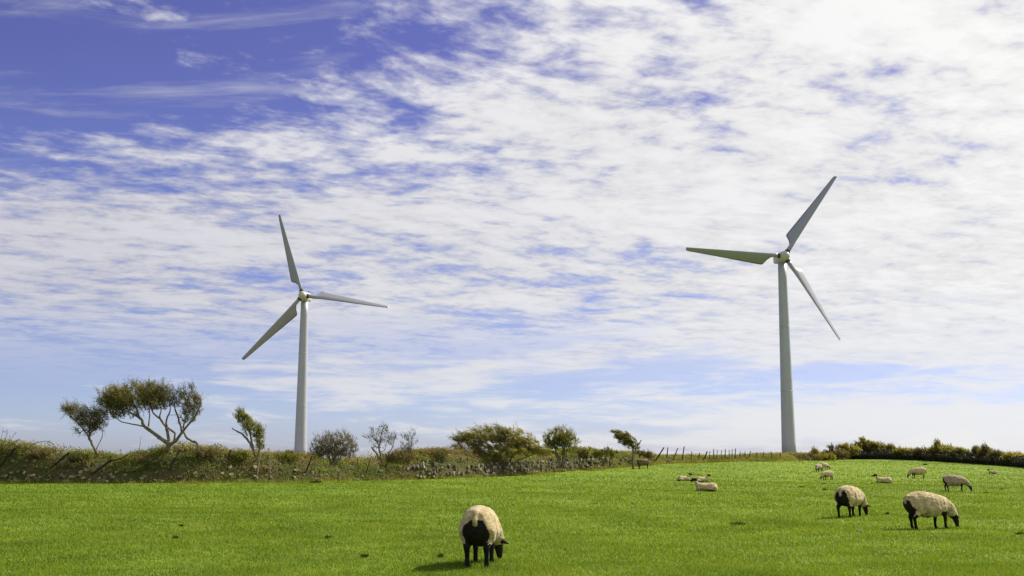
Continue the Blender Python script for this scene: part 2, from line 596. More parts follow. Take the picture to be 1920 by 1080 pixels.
def turf():
    Vs, Fs, As, o = [], [], [], 0
    for k, (y0, y1, dens, h, w) in enumerate([(13.0, 18.0, 2000, 0.050, 0.0065), (18.0, 25.0, 1000, 0.055, 0.008), (25.0, 38.0, 420, 0.060, 0.012),
                                              (38.0, 56.0, 130, 0.068, 0.019), (56.0, 80.0, 45, 0.075, 0.030), (80.0, 132.0, 13, 0.085, 0.05)]):
        half0, half1 = y0 * 0.457 + 2.0, y1 * 0.457 + 2.0
        n = int((half0 + half1) * (y1 - y0) * dens)
        y = rng.uniform(y0, y1, n)
        hw = y * 0.457 + 2.0
        x = rng.uniform(-1, 1, n) * hw
        w1 = wavy(x, y, 5, 1.1)
        w2 = wavy(x, y, 6, 5.0)
        keep = rng.uniform(0, 1, n) < np.clip(0.82 + 0.25 * w2 + 0.15 * w1, 0.15, 1)
        x, y, w1, w2 = x[keep], y[keep], w1[keep], w2[keep]
        P = np.stack([x, y, gh(x, y) - 0.004], 1)
        hh = h * np.clip(1.0 + 0.30 * w1 + 0.28 * w2, 0.5, 1.7)
        V, F = blades(P, hh, w * np.ones(len(x)), (-0.25, -0.05), 20 + k)
        t = np.clip(rng.beta(3.2, 3.2, len(x)) + 0.08 * w2 + 0.05 * w1, 0, 1)
        t = np.where(rng.uniform(0, 1, len(x)) < 0.02, 1.0, t)
        Vs.append(V); Fs.append(F + o); As.append(np.repeat(t, 3)); o += len(V)
    me = arr_mesh('grass', np.concatenate(Vs), np.concatenate(Fs), M_BLADE, np.concatenate(As))
    tag(link('grass', me), 'short grazed grass covering the field', kind='stuff')


turf()


# ------------------------------------------------------------------ wind turbines
def tower_ring(r, z, n=40):
    return [(r * cos(2 * pi * i / n), r * sin(2 * pi * i / n), z) for i in range(n)]


def blade_mesh():
    """one blade: +Z runs from the hub to the tip, +X is the trailing edge, twisted and tapered"""
    m = MB()
    R = 20.2
    prof = [(1.0, 0.0), (0.72, 0.30), (0.40, 0.75), (0.10, 1.0), (-0.15, 0.9), (-0.26, 0.5), (-0.30, 0.0),
            (-0.26, -0.4), (-0.12, -0.65), (0.12, -0.65), (0.42, -0.42), (0.74, -0.14)]
    n = len(prof)
    rings = []
    for r, ch, th, blend, tw in [(1.25, .86, .43, 0, 0), (2.0, .86, .43, 0, 0), (2.7, 1.05, .41, .35, 0), (3.4, 1.65, .36, .8, 0),
                                 (4.1, 2.45, .31, 1, 0), (4.5, 2.58, .29, 1, 0), (5.6, 2.48, .25, 1, -1), (8, 2.20, .20, 1, -2),
                                 (11, 1.84, .16, 1, -3), (14, 1.48, .12, 1, -4), (17, 1.13, .09, 1, -4.5), (19.4, .86, .065, 1, -5),
                                 (20.0, .74, .05, 1, -5), (R, .55, .03, 1, -5)]:
        ring = []
        t = radians(tw)
        le = -0.43 + 0.16 * (r / R)
        for k, (px, pt) in enumerate(prof):
            a = 2 * pi * k / n
            cx, cy = 0.43 * cos(a), 0.43 * sin(a)
            sx = le + (px + 0.30) / 1.30 * ch * 1.07
            sy = pt * th
            x, y = cx * (1 - blend) + sx * blend, cy * (1 - blend) + sy * blend
            ring.append((x * cos(t) - y * sin(t), x * sin(t) + y * cos(t), r))
        rings.append(ring)
    m.rings(rings)
    return m


def turbine(px, hub_py, dist, angles, pitch, label):
    hub = at(px, hub_py, dist - 2.3)
    x = hub[0]
    base = np.array([x, dist, float(gh(x, dist))])
    H = hub[2] - base[2]
    t = thing('wind_turbine', label, 'wind turbine', base, 0.0, 'wind turbines behind the hedge')
    m = MB()
    top = H - 1.05
    zs = np.linspace(0, 1, 13)
    m.rings([tower_ring(1.47 + (0.84 - 1.47) * s ** 0.9, -0.6 + s * (top + 0.6)) for s in zs])
    tw = m.build('tower', M_TOWER, t)
    for s in (0.34, 0.67):
        f = MB()
        r = 1.47 + (0.84 - 1.47) * s ** 0.9
        f.rings([tower_ring(r + 0.02, -0.6 + s * (top + 0.6) - 0.06), tower_ring(r + 0.03, -0.6 + s * (top + 0.6) - 0.02),
                 tower_ring(r + 0.03, -0.6 + s * (top + 0.6) + 0.02), tower_ring(r + 0.02, -0.6 + s * (top + 0.6) + 0.06)])
        f.build('flange', M_TOWER, tw)
    # yaw collar and nacelle: a rounded housing that runs back over the tower
    c = MB()
    c.rings([tower_ring(0.90, top), tower_ring(0.98, top + 0.1), tower_ring(0.98, top + 0.3), tower_ring(0.9, top + 0.34)])
    c.build('yaw_ring', M_HUB, t)
    n = MB()
    rings = []
    for y, w, zt, zb in [(-1.25, .62, .62, -.62), (-1.15, .80, .80, -.76), (-0.6, 1.0, 1.0, -.86), (0.8, 1.12, 1.12, -.9), (2.4, 1.10, 1.14, -.86),
                         (3.4, 1.0, 1.08, -.66), (4.0, .86, .95, -.4), (4.15, .66, .78, -.22)]:
        ring = []
        for k in range(24):
            a = 2 * pi * k / 24
            ca, sa = cos(a), sin(a)
            e = 0.42
            xx = w * math.copysign(abs(ca) ** e, ca)
            hz = (zt if sa > 0 else -zb) * math.copysign(abs(sa) ** e, sa)
            ring.append((xx, y, H + hz))
        rings.append(ring)
    n.rings(rings)
    nac = n.build('nacelle', M_HUB, t)
    v = MB()
    v.tube([(0.45, 2.9, H + 1.1), (0.45, 2.9, H + 1.9)], 0.035, 6)
    v.tube([(0.15, 2.9, H + 1.8), (0.75, 2.9, H + 1.8)], 0.03, 6)
    v.build('wind_sensor', M_COLLAR, nac)
    # hub with a rounded nose
    h = MB()
    rings = []
    for y, r in [(-1.3, .80), (-1.45, .98), (-2.0, 1.06), (-2.7, 1.02), (-3.15, .88), (-3.5, .64), (-3.7, .36), (-3.76, .10)]:
        rings.append([(r * cos(2 * pi * i / 28), y, H + r * sin(2 * pi * i / 28)) for i in range(28)])
    h.rings(rings)
    h.build('hub', M_HUB, t)
    bm0 = None
    for a in angles:
        ar = radians(a)
        er = Vector((cos(ar), 0, sin(ar)))
        tn = Vector((-sin(ar), 0, cos(ar)))
        trail = tn * cos(radians(pitch)) + Vector((0, 1, 0)) * sin(radians(pitch))
        third = er.cross(trail)
        mx = Matrix((trail, third, er)).transposed().to_4x4()
        mx.translation = Vector((0, -2.3, H))
        if bm0 is None:
            b = blade_mesh().build('blade', M_BLADEPAINT, t)
            cm = MB()
            cm.rings([[(q * cos(2 * pi * i / 20), q * sin(2 * pi * i / 20), z) for i in range(20)] for q, z in
                      [(.44, .8), (.54, .95), (.56, 1.12), (.54, 1.32), (.45, 1.4)]])
            k = cm.build('root_collar', M_COLLAR, b)
            bm0 = (b, k)
        else:
            b = bm0[0].copy()
            COL.objects.link(b)
            b.parent = t
            k = bm0[1].copy()
            COL.objects.link(k)
            k.parent = b
        b.matrix_local = mx
        k.matrix_local = Matrix()


turbine(568, 554, 261.0, (107.5, 227.5, -8.0), 36,
        'smaller wind turbine rising behind the leaning tree and round brown bush, one blade pointing up')
turbine(1471, 480, 228.0, (56.0, 175.5, 301.5), 35,
        'taller wind turbine above the low brush beside the dark hedge, one blade pointing straight sideways')


# ------------------------------------------------------------------ the stone-faced bank
BASE_PX = [(0, 905), (160, 906), (440, 905), (640, 902), (740, 900), (830, 898), (900, 895), (960, 892), (1010, 888), (1060, 884), (1120, 880),
           (1180, 876), (1240, 869.5), (1330, 867), (1420, 865.5), (1480, 864.5), (1540, 862.5), (1600, 861.5)]
TOP_PX = [(-300, 838), (0, 832), (30, 837), (60, 846), (100, 853), (160, 853), (190, 862), (215, 863), (240, 858), (280, 848), (320, 840), (360, 843), (400, 846),
          (440, 850), (500, 851), (540, 852), (560, 857), (600, 853), (640, 864), (690, 868), (740, 863), (770, 853), (800, 850), (850, 848), (900, 850),
          (960, 855), (1060, 852), (1110, 845), (1150, 842), (1185, 851), (1220, 850), (1260, 855), (1300, 856), (1400, 856), (1480, 853), (1540, 852), (1600, 852)]
pts = [ground(*p) for p in BASE_PX]
pts = [np.array([-78.0, 70.0, 0]), np.array([-50.0, 72.0, 0])] + pts
pxs = [-900, -300] + [p[0] for p in BASE_PX]
pts = np.array(pts)
# resample evenly along the run of the bank
seg = np.r_[0, np.cumsum(np.linalg.norm(np.diff(pts[:, :2], axis=0), axis=1))]
BL = seg[-1]
ss = np.arange(0, BL, 0.5)


def sm(v, k=5):
    w = np.exp(-0.5 * (np.arange(-3 * k, 3 * k + 1) / k) ** 2)
    w /= w.sum()
    p = np.pad(v, 3 * k, 'edge')
    return np.convolve(p, w, 'valid')


PX = sm(np.interp(ss, seg, pts[:, 0]))
PY = sm(np.interp(ss, seg, pts[:, 1]))
PP = np.interp(ss, seg, pxs)
TX, TY = np.gradient(PX), np.gradient(PY)
ln = np.hypot(TX, TY)
TX, TY = TX / ln, TY / ln
NX, NY = TY, -TX               # points out into the field, towards the camera
PZ = gh(PX, PY)
tp = np.interp(PP, [p[0] for p in TOP_PX], [p[1] for p in TOP_PX])
BH = np.clip(sm(EYE + (860 - tp) / FPX * (PY + 2.3) - PZ, 2), 0.55, 3.2)


def bank_at(s, c, out=0.0):
    """a point on the bank: s metres along, c from 0 (foot of the face) over 0.55 (shoulder) to 1 (far edge of the top)"""
    i = np.interp
    x, y, z, nx_, ny_, h = (i(s, ss, q) for q in (PX, PY, PZ, NX, NY, BH))
    off = i(c, [0, 0.25, 0.45, 0.55, 0.7, 1.0], [0.0, -0.62, -1.25, -1.80, -2.4, -3.5])
    up = i(c, [0, 0.25, 0.45, 0.55, 0.7, 1.0], [0.0, 0.46, 0.80, 0.93, 1.0, 0.9])
    lump = wavy(s, c * 3.0, 31, 1.2) * 0.10
    # outward normal of the section
    co = i(c, [0, 0.45, 0.6, 1.0], [1.0, 0.85, 0.35, -0.2])
    cu = i(c, [0, 0.45, 0.6, 1.0], [0.25, 0.5, 0.95, 0.95])
    d_ = out + lump
    return np.stack([x + nx_ * (off + co * d_), y + ny_ * (off + co * d_), z + up * h + cu * d_ * np.clip(h, 0.3, 1.5)], -1)


bank = thing('stone_bank', 'long stone faced earth bank overgrown with ivy and brown bracken along the far field edge', 'wall', (PX[60], PY[60], PZ[60]))
cs = np.array([-0.02, 0.1, 0.2, 0.3, 0.4, 0.5, 0.6, 0.7, 0.85, 1.0])
sv = np.arange(0, BL - 0.6, 0.5)
SS, CC = np.meshgrid(sv, cs, indexing='ij')
V = bank_at(SS.ravel(), CC.ravel())
V[:, 2] -= np.where(CC.ravel() < 0, 0.15, 0)
back = bank_at(sv, np.ones(len(sv)))
back[:, 2] = gh(back[:, 0], back[:, 1]) - 0.3
back[:, 0] -= np.interp(sv, ss, NX) * 0.5
back[:, 1] -= np.interp(sv, ss, NY) * 0.5
nc = len(cs)
V = np.concatenate([V.reshape(len(sv), nc, 3), back[:, None, :]], 1).reshape(-1, 3)
nc += 1
ii, jj = np.meshgrid(np.arange(len(sv) - 1), np.arange(nc - 1), indexing='ij')
a = (ii * nc + jj).ravel()
F = np.stack([a, a + nc, a + nc + 1, a + 1], 1)
org = np.array([PX[60], PY[60], PZ[60]])
core = link('earth_bank', arr_mesh('earth_bank', V - org, F, M_SOIL, smooth=True), bank)


def stone_mesh(k):
    r = np.random.default_rng(300 + k)
    bm = bmesh.new()
    n = 13
    p = r.normal(0, 1, (n, 3))
    p /= np.linalg.norm(p, axis=1)[:, None]
    p = np.sign(p) * np.abs(p) ** 0.6
    p *= r.uniform(0.82, 1.05, (n, 1)) * 0.5
    for q in p:
        bm.verts.new(q)
    res = bmesh.ops.convex_hull(bm, input=bm.verts)
    bmesh.ops.delete(bm, geom=[e for e in res['geom_interior'] if isinstance(e, bmesh.types.BMVert)], context='VERTS')
    me = bpy.data.meshes.new('stone')
    bm.to_mesh(me)
    bm.free()
    me.materials.append(M_STONE)
    return me


STONES = [stone_mesh(k) for k in range(9)]


def px_of(s):
    return np.interp(s, ss, PP)


def place_stones():
    cand = []
    for s in np.arange(8.0, BL - 1, 0.30):
        p = float(px_of(s))
        h = float(np.interp(s, ss, BH))
        dist = float(np.interp(s, ss, PY))
        for row in range(6):
            zf = (row + 0.5) * 0.24 + float(rng.normal(0, .07))
            if zf > h * 0.74:
                continue
            c = 0.45 * (zf / h) / 0.8
            ch = np.interp(p, [-900, 0, 90, 100, 330, 345, 740, 775, 830, 1010, 1130, 1160, 1250, 1600],
                           [.3, .7, .85, .8, .7, .3, .22, .7, .85, .85, .75, .4, .12, .02])
            if p < 760 and row > 1:
                ch *= 0.4
            if p >= 760 and row == 0:
                ch *= 0.6
            if p >= 760 and row > 3:
                ch *= 0.35
            ch *= 0.75 + 0.5 * float(wavy(s, row * 0.6, 77, 1.5))
            if rng.uniform() < ch:
                cand.append((dist, s + rng.uniform(-.1, .1), c, p, row))
    cand = [q for q in cand if q[3] > -40]
    sizes = []
    for q in cand:
        upright = 760 < q[3] < 1180 and q[4] > 0
        w = rng.uniform(0.16, 0.30) if upright else rng.uniform(0.24, 0.46)
        hh = rng.uniform(0.26, 0.46) if upright else rng.uniform(0.16, 0.32)
        sizes.append((w, rng.uniform(0.22, 0.36), hh))
    order = sorted(range(len(cand)), key=lambda i: -(sizes[i][0] * sizes[i][2]) / cand[i][0] ** 2)
    rest_v, rest_f, o = [], [], 0
    for rank, i in enumerate(order):
        dist, s, c, p, row = cand[i]
        P = bank_at(np.array([s]), np.array([max(c, .02)]), 0.02 + (0.07 if p > 760 else 0.0))[0] - org
        t = math.atan2(float(np.interp(s, ss, TY)), float(np.interp(s, ss, TX)))
        e = Euler((rng.normal(0, .18) - 0.25, rng.normal(0, .28), t + rng.normal(0, .25)))
        me = STONES[int(rng.integers(len(STONES)))]
        if rank < 300:
            o_ = link('stone', me, bank)
            o_.location, o_.rotation_euler, o_.scale = P, e, sizes[i]
        else:
            mx = Matrix.Translation(Vector(P)) @ e.to_matrix().to_4x4() @ Matrix.Diagonal((*sizes[i], 1))
            rest_v += [tuple(mx @ v.co) for v in me.vertices]
            rest_f += [tuple(x + o for x in f.vertices) for f in me.polygons]
            o += len(me.vertices)
    if rest_v:
        me = bpy.data.meshes.new('small_stones')
        me.from_pydata(rest_v, [], rest_f)
        me.materials.append(M_STONE)
        link('small_stones', me, bank)['kind'] = 'stuff'
    print('stones', len(cand))


place_stones()


# ------------------------------------------------------------------ leaf sheets
def leaves(P, size, seed, D=None, w=0.30):
    """folded four-sided leaves at the points P; D gives the way each one points"""
    r = np.random.default_rng(seed)
    n = len(P)
    d_ = r.normal(0, 1, (n, 3)) if D is None else D + r.normal(0, 0.45, (n, 3))
    d_ /= np.linalg.norm(d_, axis=1)[:, None] + 1e-9
    q = r.normal(0, 1, (n, 3))
    s_ = np.cross(d_, q)
    s_ /= np.linalg.norm(s_, axis=1)[:, None] + 1e-9
    u_ = np.cross(s_, d_)
    L = (size * r.uniform(0.6, 1.35, n))[:, None]
    V = np.empty((n, 4, 3))
    V[:, 0] = P - d_ * L * 0.5
    V[:, 1] = P + s_ * L * w + u_ * L * 0.12
    V[:, 2] = P + d_ * L * 0.55
    V[:, 3] = P - s_ * L * w + u_ * L * 0.12
    return V.reshape(-1, 3), np.arange(n * 4).reshape(n, 4)


def undergrowth():
    def scatter(n, seed, pick):
        r = np.random.default_rng(seed)
        s = r.uniform(10, BL - 1.0, n)
        c = r.beta(1.2, 1.1, n)
        keep = r.uniform(0, 1, n) < pick(px_of(s), c, s)
        s, c = s[keep], c[keep]
        clump = np.clip(wavy(s, c * 2.2, 41, 1.5) * 0.75 + 0.40, 0, 1.3)
        out = r.uniform(-0.05, 1, len(s)) * (0.04 + 0.26 * clump) * np.interp(c, [0, .3, .6], [.5, .9, 1.7]) * np.interp(px_of(s), [0, 900, 1060, 1250], [1, 1, 0.8, 0.45])
        return s, c, out, r

    stony = lambda p, c: np.where((p > 770) & (p < 1150) & (c < 0.34) & (c > 0.05), np.clip(0.30 + 0.5 * wavy(p * 0.15, c, 12, 1.2), 0.05, .9), np.where((p < 335) & (c < 0.24), 0.13, np.where(c < 0.12, 0.55, 1.0)))
    brown = lambda p, c, s: np.clip(np.interp(p, [-300, 0, 60, 90, 240, 290, 330, 470, 500, 560, 620, 740, 790, 900, 960, 1060, 1100, 1600],
                                    [.5, .6, .6, .25, .2, .5, .65, .7, .45, .6, .5, .55, .85, .85, .55, .6, .25, .1])
                                    * np.clip((c - 0.22) * 3.2, 0.05, 1) + wavy(s, c * 2.5, 90, 0.8) * 0.28, 0, 1)
    s, c, o, r = scatter(52000, 40, lambda p, c, s: (1 - brown(p, c, s)) * stony(p, c) * np.where(p > 1230, np.clip(0.35 + 0.7 * wavy(s, c, 97, 1.4), 0.05, 1), 1.0))
    P = bank_at(s, c, o)
    V, F = leaves(P, 0.115, 41)
    t = np.clip(r.beta(2, 2.4, len(s)) * 0.8 + 0.25 * o / 0.35, 0, 1)
    tag(link('ivy_undergrowth', arr_mesh('ivy', V, F, M_IVY, np.repeat(t, 4))), 'green ivy and bramble leaves smothering the stone bank', kind='stuff')
    s, c, o, r = scatter(46000, 50, lambda p, c, s: brown(p, c, s) * stony(p, c))
    P = bank_at(s, c, o * 1.15)
    V, F = leaves(P, 0.12, 51, np.tile([-0.5, 0, 0.6], (len(P), 1)))
    t = np.clip(r.beta(2, 2.2, len(s)), 0, 1)
    tag(link('dead_bracken', arr_mesh('bracken', V, F, M_BRACKEN, np.repeat(t, 4))), 'brown dead bracken along the top of the stone bank', kind='stuff')
    # tangled scrub: lumps of leaf standing off the bank, each with its own tone
    r = np.random.default_rng(71)
    for name_, mat_, lab, frac, sz in (('green_scrub', M_IVY, 'tangled green scrub bulging from the stone bank', 0.55, .105), ('brown_scrub', M_BRACKEN, 'tangled brown scrub and old bracken bulging from the stone bank', 0.45, .11)):
        Ps, Ts = [], []
        for _ in range(int(900 * frac)):
            s0 = r.uniform(10, BL - 12)
            p0 = float(px_of(s0))
            c0 = r.beta(2.6, 1.5) * 0.95
            if p0 > 1180 and r.uniform() < .75:
                continue
            if (760 < p0 < 1150 and c0 < .36) or (p0 < 340 and c0 < .2):
                continue
            q = bank_at(np.array([s0]), np.array([c0]), 0.02)[0]
            R = r.uniform(.22, .62) * (0.75 if p0 > 1000 else 1.0) * (1.0 if c0 > .35 else .75)
            n = int(260 * R)
            d_ = r.normal(0, 1, (n, 3))
            d_ /= np.linalg.norm(d_, axis=1)[:, None]
            d_[:, 2] = np.abs(d_[:, 2])
            rad_ = R * r.uniform(.55, 1.08, n) * (1 + .25 * np.sin(d_[:, 0] * 5 + s0) * np.cos(d_[:, 2] * 4))
            pts_ = q + d_ * rad_[:, None] * np.array([1.35, .9, .72])
            pts_[:, 0] -= d_[:, 2] * R * .25
            Ps.append(pts_)
            Ts.append(np.clip(r.uniform(.15, .8) + r.normal(0, .14, n), 0, 1))
        P = np.concatenate(Ps)
        V, F = leaves(P, sz, 72, np.tile([-.4, 0, .5], (len(P), 1)), .24)
        tag(link(name_, arr_mesh(name_, V, F, mat_, np.repeat(np.concatenate(Ts), 4))), lab, kind='stuff')
    # rank grass: a fringe at the foot, hanging tufts, and all over the far grassy stretch
    s, c, o, r = scatter(60000, 60, lambda p, c, s: np.clip(np.interp(p, [-300, 0, 380, 440, 760, 800, 1040, 1130, 1250, 1600], [.25, .3, .3, .55, .5, .25, .3, .55, 1, 1])
                         * np.where(c < 0.1, 1.5, np.where(c > 0.5, 0.55, 0.6)) * np.where((p > 770) & (p < 1150) & (c > 0.12) & (c < 0.33), 0.3, 1) + wavy(s, c * 2, 93, 1.1) * 0.15, 0, 1))
    P = bank_at(s, c, o * 0.35)
    hh = 0.30 + 0.12 * wavy(s, c, 61, 2.0)
    hh = hh * np.interp(px_of(s), [0, 1060, 1300], [1, 1.0, 1.25])
    V, F = blades(P, hh, np.full(len(P), 0.020), (-0.35, -0.25), 62, 0.5)
    t = np.clip(r.beta(2, 2.4, len(s)) + np.where(c < 0.1, 0.1, 0), 0, 1)
    tag(link('rank_grass', arr_mesh('rank_grass', V, F, M_LONG, np.repeat(t, 3))), 'long yellowing grass fringing and topping the stone bank', kind='stuff')
    n = 16000
    s = rng.uniform(10, BL - 1, n)
    q = rng.uniform(0, 1, n) ** 2 * np.clip(0.55 + 0.6 * wavy(s, s * 0, 68, 1.8), 0.08, 1.4)
    x = np.interp(s, ss, PX) + np.interp(s, ss, NX) * (q - .1)
    y = np.interp(s, ss, PY) + np.interp(s, ss, NY) * (q - .1)
    P = np.stack([x, y, gh(x, y) - .01], 1)
    V, F = blades(P, np.clip(.34 - .22 * q, .08, .34), np.full(n, .020), (-.35, -.2), 69, .5)
    tag(link('rank_grass', arr_mesh('rank_grass', V, F, M_LONG, np.repeat(rng.beta(2, 2.6, n), 3))), 'ragged fringe of longer grass along the foot of the stone bank', kind='stuff')
    # dry stalks standing up out of the top
    n = 1500
    s = rng.uniform(10, BL - 2, n)
    pp = px_of(s)
    keep = rng.uniform(0, 1, n) < np.interp(pp, [0, 500, 900, 1250, 1500], [0.8, 0.9, 0.9, 0.5, 0.3])
    s = s[keep]
    P = bank_at(s, rng.uniform(0.5, 0.95, len(s)), 0.05)
    V, F = blades(P, 0.62 * rng.uniform(0.5, 1.2, len(s)), np.full(len(s), 0.013), (-0.2, 0), 66, 0.28)
    tag(link('dry_stalks', arr_mesh('dry_stalks', V, F, M_BRACKEN, np.repeat(rng.uniform(0, 0.7, len(s)), 3))), 'thin dry weed stalks standing along the bank top', kind='stuff')


undergrowth()


_bs, _bc = np.meshgrid(np.arange(5, BL - 1, 0.1), np.linspace(0, 1, 41), indexing='ij')
_bp = bank_at(_bs.ravel(), _bc.ravel())
_rel = _bp - np.array([0, 0, EYE])
_dep = _rel[:, 1] * CP + _rel[:, 2] * SP
_bpx = 960 + FPX * _rel[:, 0] / _dep
_bpy = 540 - FPX * (-_rel[:, 1] * SP + _rel[:, 2] * CP) / _dep


def on_bank(px, py):
    """the spot on the bank's surface seen at px, py"""
    return _bp[int(np.argmin((_bpx - px) ** 2 + (_bpy - py) ** 2 + 0.02 * _dep))]


# ------------------------------------------------------------------ trees and bushes
LEAFY = 2.9


class Plant:
    def __init__(self, name, label, cat, base, dist, group=None, seed=1):
        self.r = np.random.default_rng(seed)
        self.dist = dist
        self.base = np.array(at(base[0], base[1], dist))
        g0 = float(gh(self.base[0], dist))
        self.root = thing(name, label, cat, self.base, 0.0, group)
        self.seed = seed
        self.k = dist / FPX                      # metres per photograph pixel here
        self.N, self.R = [], []                  # nodes and radii
        self.limbs, self.twigs = MB(), MB()
        self.leafP, self.leafD = [], []

    def p(self, q):
        v = at(q[0], q[1], self.dist)
        v[1] += q[2] if len(q) > 2 else 0.0
        return v - self.base

    def limb(self, pts, r0, r1, sides=7):
        P = [self.p(q) for q in pts]
        # smooth and roughen the line
        out, rad = [], []
        m = len(P)
        for i in range(m - 1):
            for t in np.linspace(0, 1, 4)[:-1]:
                a_, b_ = P[max(i - 1, 0)], P[min(i + 2, m - 1)]
                t2, t3 = t * t, t * t * t
                q = 0.5 * ((2 * P[i]) + (P[i + 1] - a_) * t + (2 * a_ - 5 * P[i] + 4 * P[i + 1] - b_) * t2 + (-a_ + 3 * P[i] - 3 * P[i + 1] + b_) * t3)
                out.append(q + self.r.normal(0, 0.018, 3))
                rad.append(r0 + (r1 - r0) * (i + t) / (m - 1))
        out.append(P[-1]); rad.append(r1)
        self.limbs.tube(out, [x * self.r.uniform(0.88, 1.14) for x in rad], sides)
        for q, x in zip(out, rad):
            self.N.append(q); self.R.append(x)

    def crown(self, blobs, n, wind=(-0.45, 0.0, 0.75), twig=0.45, leaves_per=10, spray=2, lo=0, rough=0.5, tw_r=0.010):
        """grow twigs from the limbs to points inside the ellipsoids, then sprays swept by the wind"""
        r = self.r
        A = []
        wts = np.array([b[2] * b[3] * (b[4] if len(b) > 4 else 1.0) for b in blobs], float)
        wts /= wts.sum()
        for _ in range(n):
            b = blobs[r.choice(len(blobs), p=wts)]
            while True:
                q = r.uniform(-1, 1, 3)
                if q @ q < 1:
                    break
            q *= 1.0 + r.normal(0, 0.13)
            v = self.p((b[0] + q[0] * b[2], b[1] + q[2] * b[3]))
            v[1] += q[1] * b[2] * self.k * 0.62
            A.append(v)
        A = np.array(A)
        N = np.array(self.N)
        dmin = np.array([np.min(np.linalg.norm(N - q, axis=1)) for q in A])
        order = np.argsort(dmin)
        cap = len(self.N) + len(A) * 2 + 5
        nodes = np.empty((cap, 3)); nodes[:len(N)] = N
        rad = np.empty(cap); rad[:len(N)] = self.R
        m = len(N)
        W = np.array(wind)
        for i in order:
            q = A[i]
            dd = nodes[:m] - q
            # favour parents that lie upwind and below
            cost = np.linalg.norm(dd, axis=1) + 0.25 * np.maximum(0, dd @ (W / np.linalg.norm(W)))
            j = int(np.argmin(cost))
            a_ = nodes[j]
            mid_ = (a_ + q) / 2 + r.normal(0, 0.06, 3) * np.linalg.norm(q - a_) - np.array([0, 0, 0.05]) * np.linalg.norm(q - a_)
            r0 = min(rad[j] * 0.75, 0.035)
            r1 = max(r0 * 0.7, tw_r)
            self.twigs.tube([a_, mid_, q], [max(r0, tw_r), (max(r0, tw_r) + r1) / 2, r1], 3)
            nodes[m], rad[m] = mid_, r0
            nodes[m + 1], rad[m + 1] = q, r1
            m += 2
            for _ in range(spray):
                dv = W + r.normal(0, rough, 3)
                dv /= np.linalg.norm(dv)
                L = twig * r.uniform(0.4, 1.25)
                e = q + dv * L
                self.twigs.tube([q, q + dv * L * 0.5 + r.normal(0, 0.03, 3), e], [tw_r, tw_r * 0.75, tw_r * 0.35], 3)
                k = r.poisson(leaves_per * LEAFY * max(0.25, 0.95 + 0.75 * float(wavy(q[0] + q[1] * .6, q[2] * 1.3, self.seed + 7, 1.9))))
                if k:
                    ts = r.beta(1.0, 1.5, k)[:, None] * 0.95
                    self.leafP.append(q + dv * L * ts + r.normal(0, 0.055, (k, 3)))
                    self.leafD.append(np.tile(dv, (k, 1)))

    def done(self, leafmat, size=0.08, bark=M_BARK, crown_name='crown'):
        if self.limbs.v:
            self.limbs.build('trunk', bark, self.root)
        if self.twigs.v:
            self.twigs.build('twigs', M_TWIG, self.root)
        if self.leafP:
            P, D = np.concatenate(self.leafP), np.concatenate(self.leafD)
            V, F = leaves(P, size * 1.05, self.seed + 900, D, 0.15)
            # leaves grown in clumps: neighbouring sprays share a tone
            t = np.clip(0.57 + 0.30 * wavy(P[:, 0] + P[:, 1], P[:, 2], self.seed, 1.6) + self.r.normal(0, 0.22, len(P)), 0, 1)
            link(crown_name, arr_mesh(crown_name, V, F, leafmat, np.repeat(t, 4)), self.root)
        return self.root


TREES = 'windswept trees and bushes growing on the bank'
t = Plant('thorn_tree', 'largest windswept thorn tree with a wide flat olive crown and bare forking limbs', 'tree', (319, 850), 76.5, TREES, 101)
t.limb([(319, 852), (318, 842), (318, 833)], .20, .16, 9)
t.limb([(318, 833), (296, 818), (272, 800), (264, 784, -.2), (244, 773, -.3), (222, 766, -.2)], .135, .045)
t.limb([(318, 833), (313, 813, .2), (308, 800, .3), (296, 784, .4), (284, 775, .5), (276, 757, .5)], .11, .045)
t.limb([(326, 829), (327, 813, .1), (313, 802, .25)], .085, .06)
t.limb([(311, 802, .3), (311, 787, .1), (320, 769, -.1), (318, 752, -.1)], .07, .03)
t.limb([(278, 800, 0), (278, 783, .3), (277, 768, .4)], .055, .03)
t.limb([(272, 800), (252, 796, -.3), (233, 791, -.5), (222, 782, -.5)], .06, .025)
t.limb([(318, 833), (329, 827), (343, 811, -.2), (360, 791, -.3), (375, 769, -.3), (379, 749, -.3)], .12, .04)
t.limb([(343, 811, -.2), (335, 791, .2), (327, 769, .3), (324, 757, .4)], .085, .035)
t.limb([(344, 803, -.2), (350, 788, -.4), (353, 772, -.4), (352, 755, -.4)], .06, .03)
t.limb([(363, 872), (366, 858), (371, 846), (370, 832), (360, 827), (350, 821), (345, 811)], .105, .075)
t.limb([(264, 784, -.2), (258, 768, -.2), (240, 750, 0), (214, 738, .2)], .06, .02)
t.limb([(296, 784, .4), (300, 765, .2), (290, 745, 0)], .055, .02)
t.limb([(292, 815), (297, 824, -.1)], .05, .03)
t.crown([(262, 747, 62, 26), (213, 752, 30, 20, 1.0), (212, 775, 36, 15, 0.75), (245, 780, 24, 8, .5), (300, 745, 34, 24), (352, 752, 26, 30, .6), (352, 778, 20, 16, .5), (370, 762, 12, 20, .6)], 840,
        wind=(-.40, 0, .9), twig=.66, leaves_per=5.5, spray=3, rough=.46)
t.done(M_OLIVE, .085)
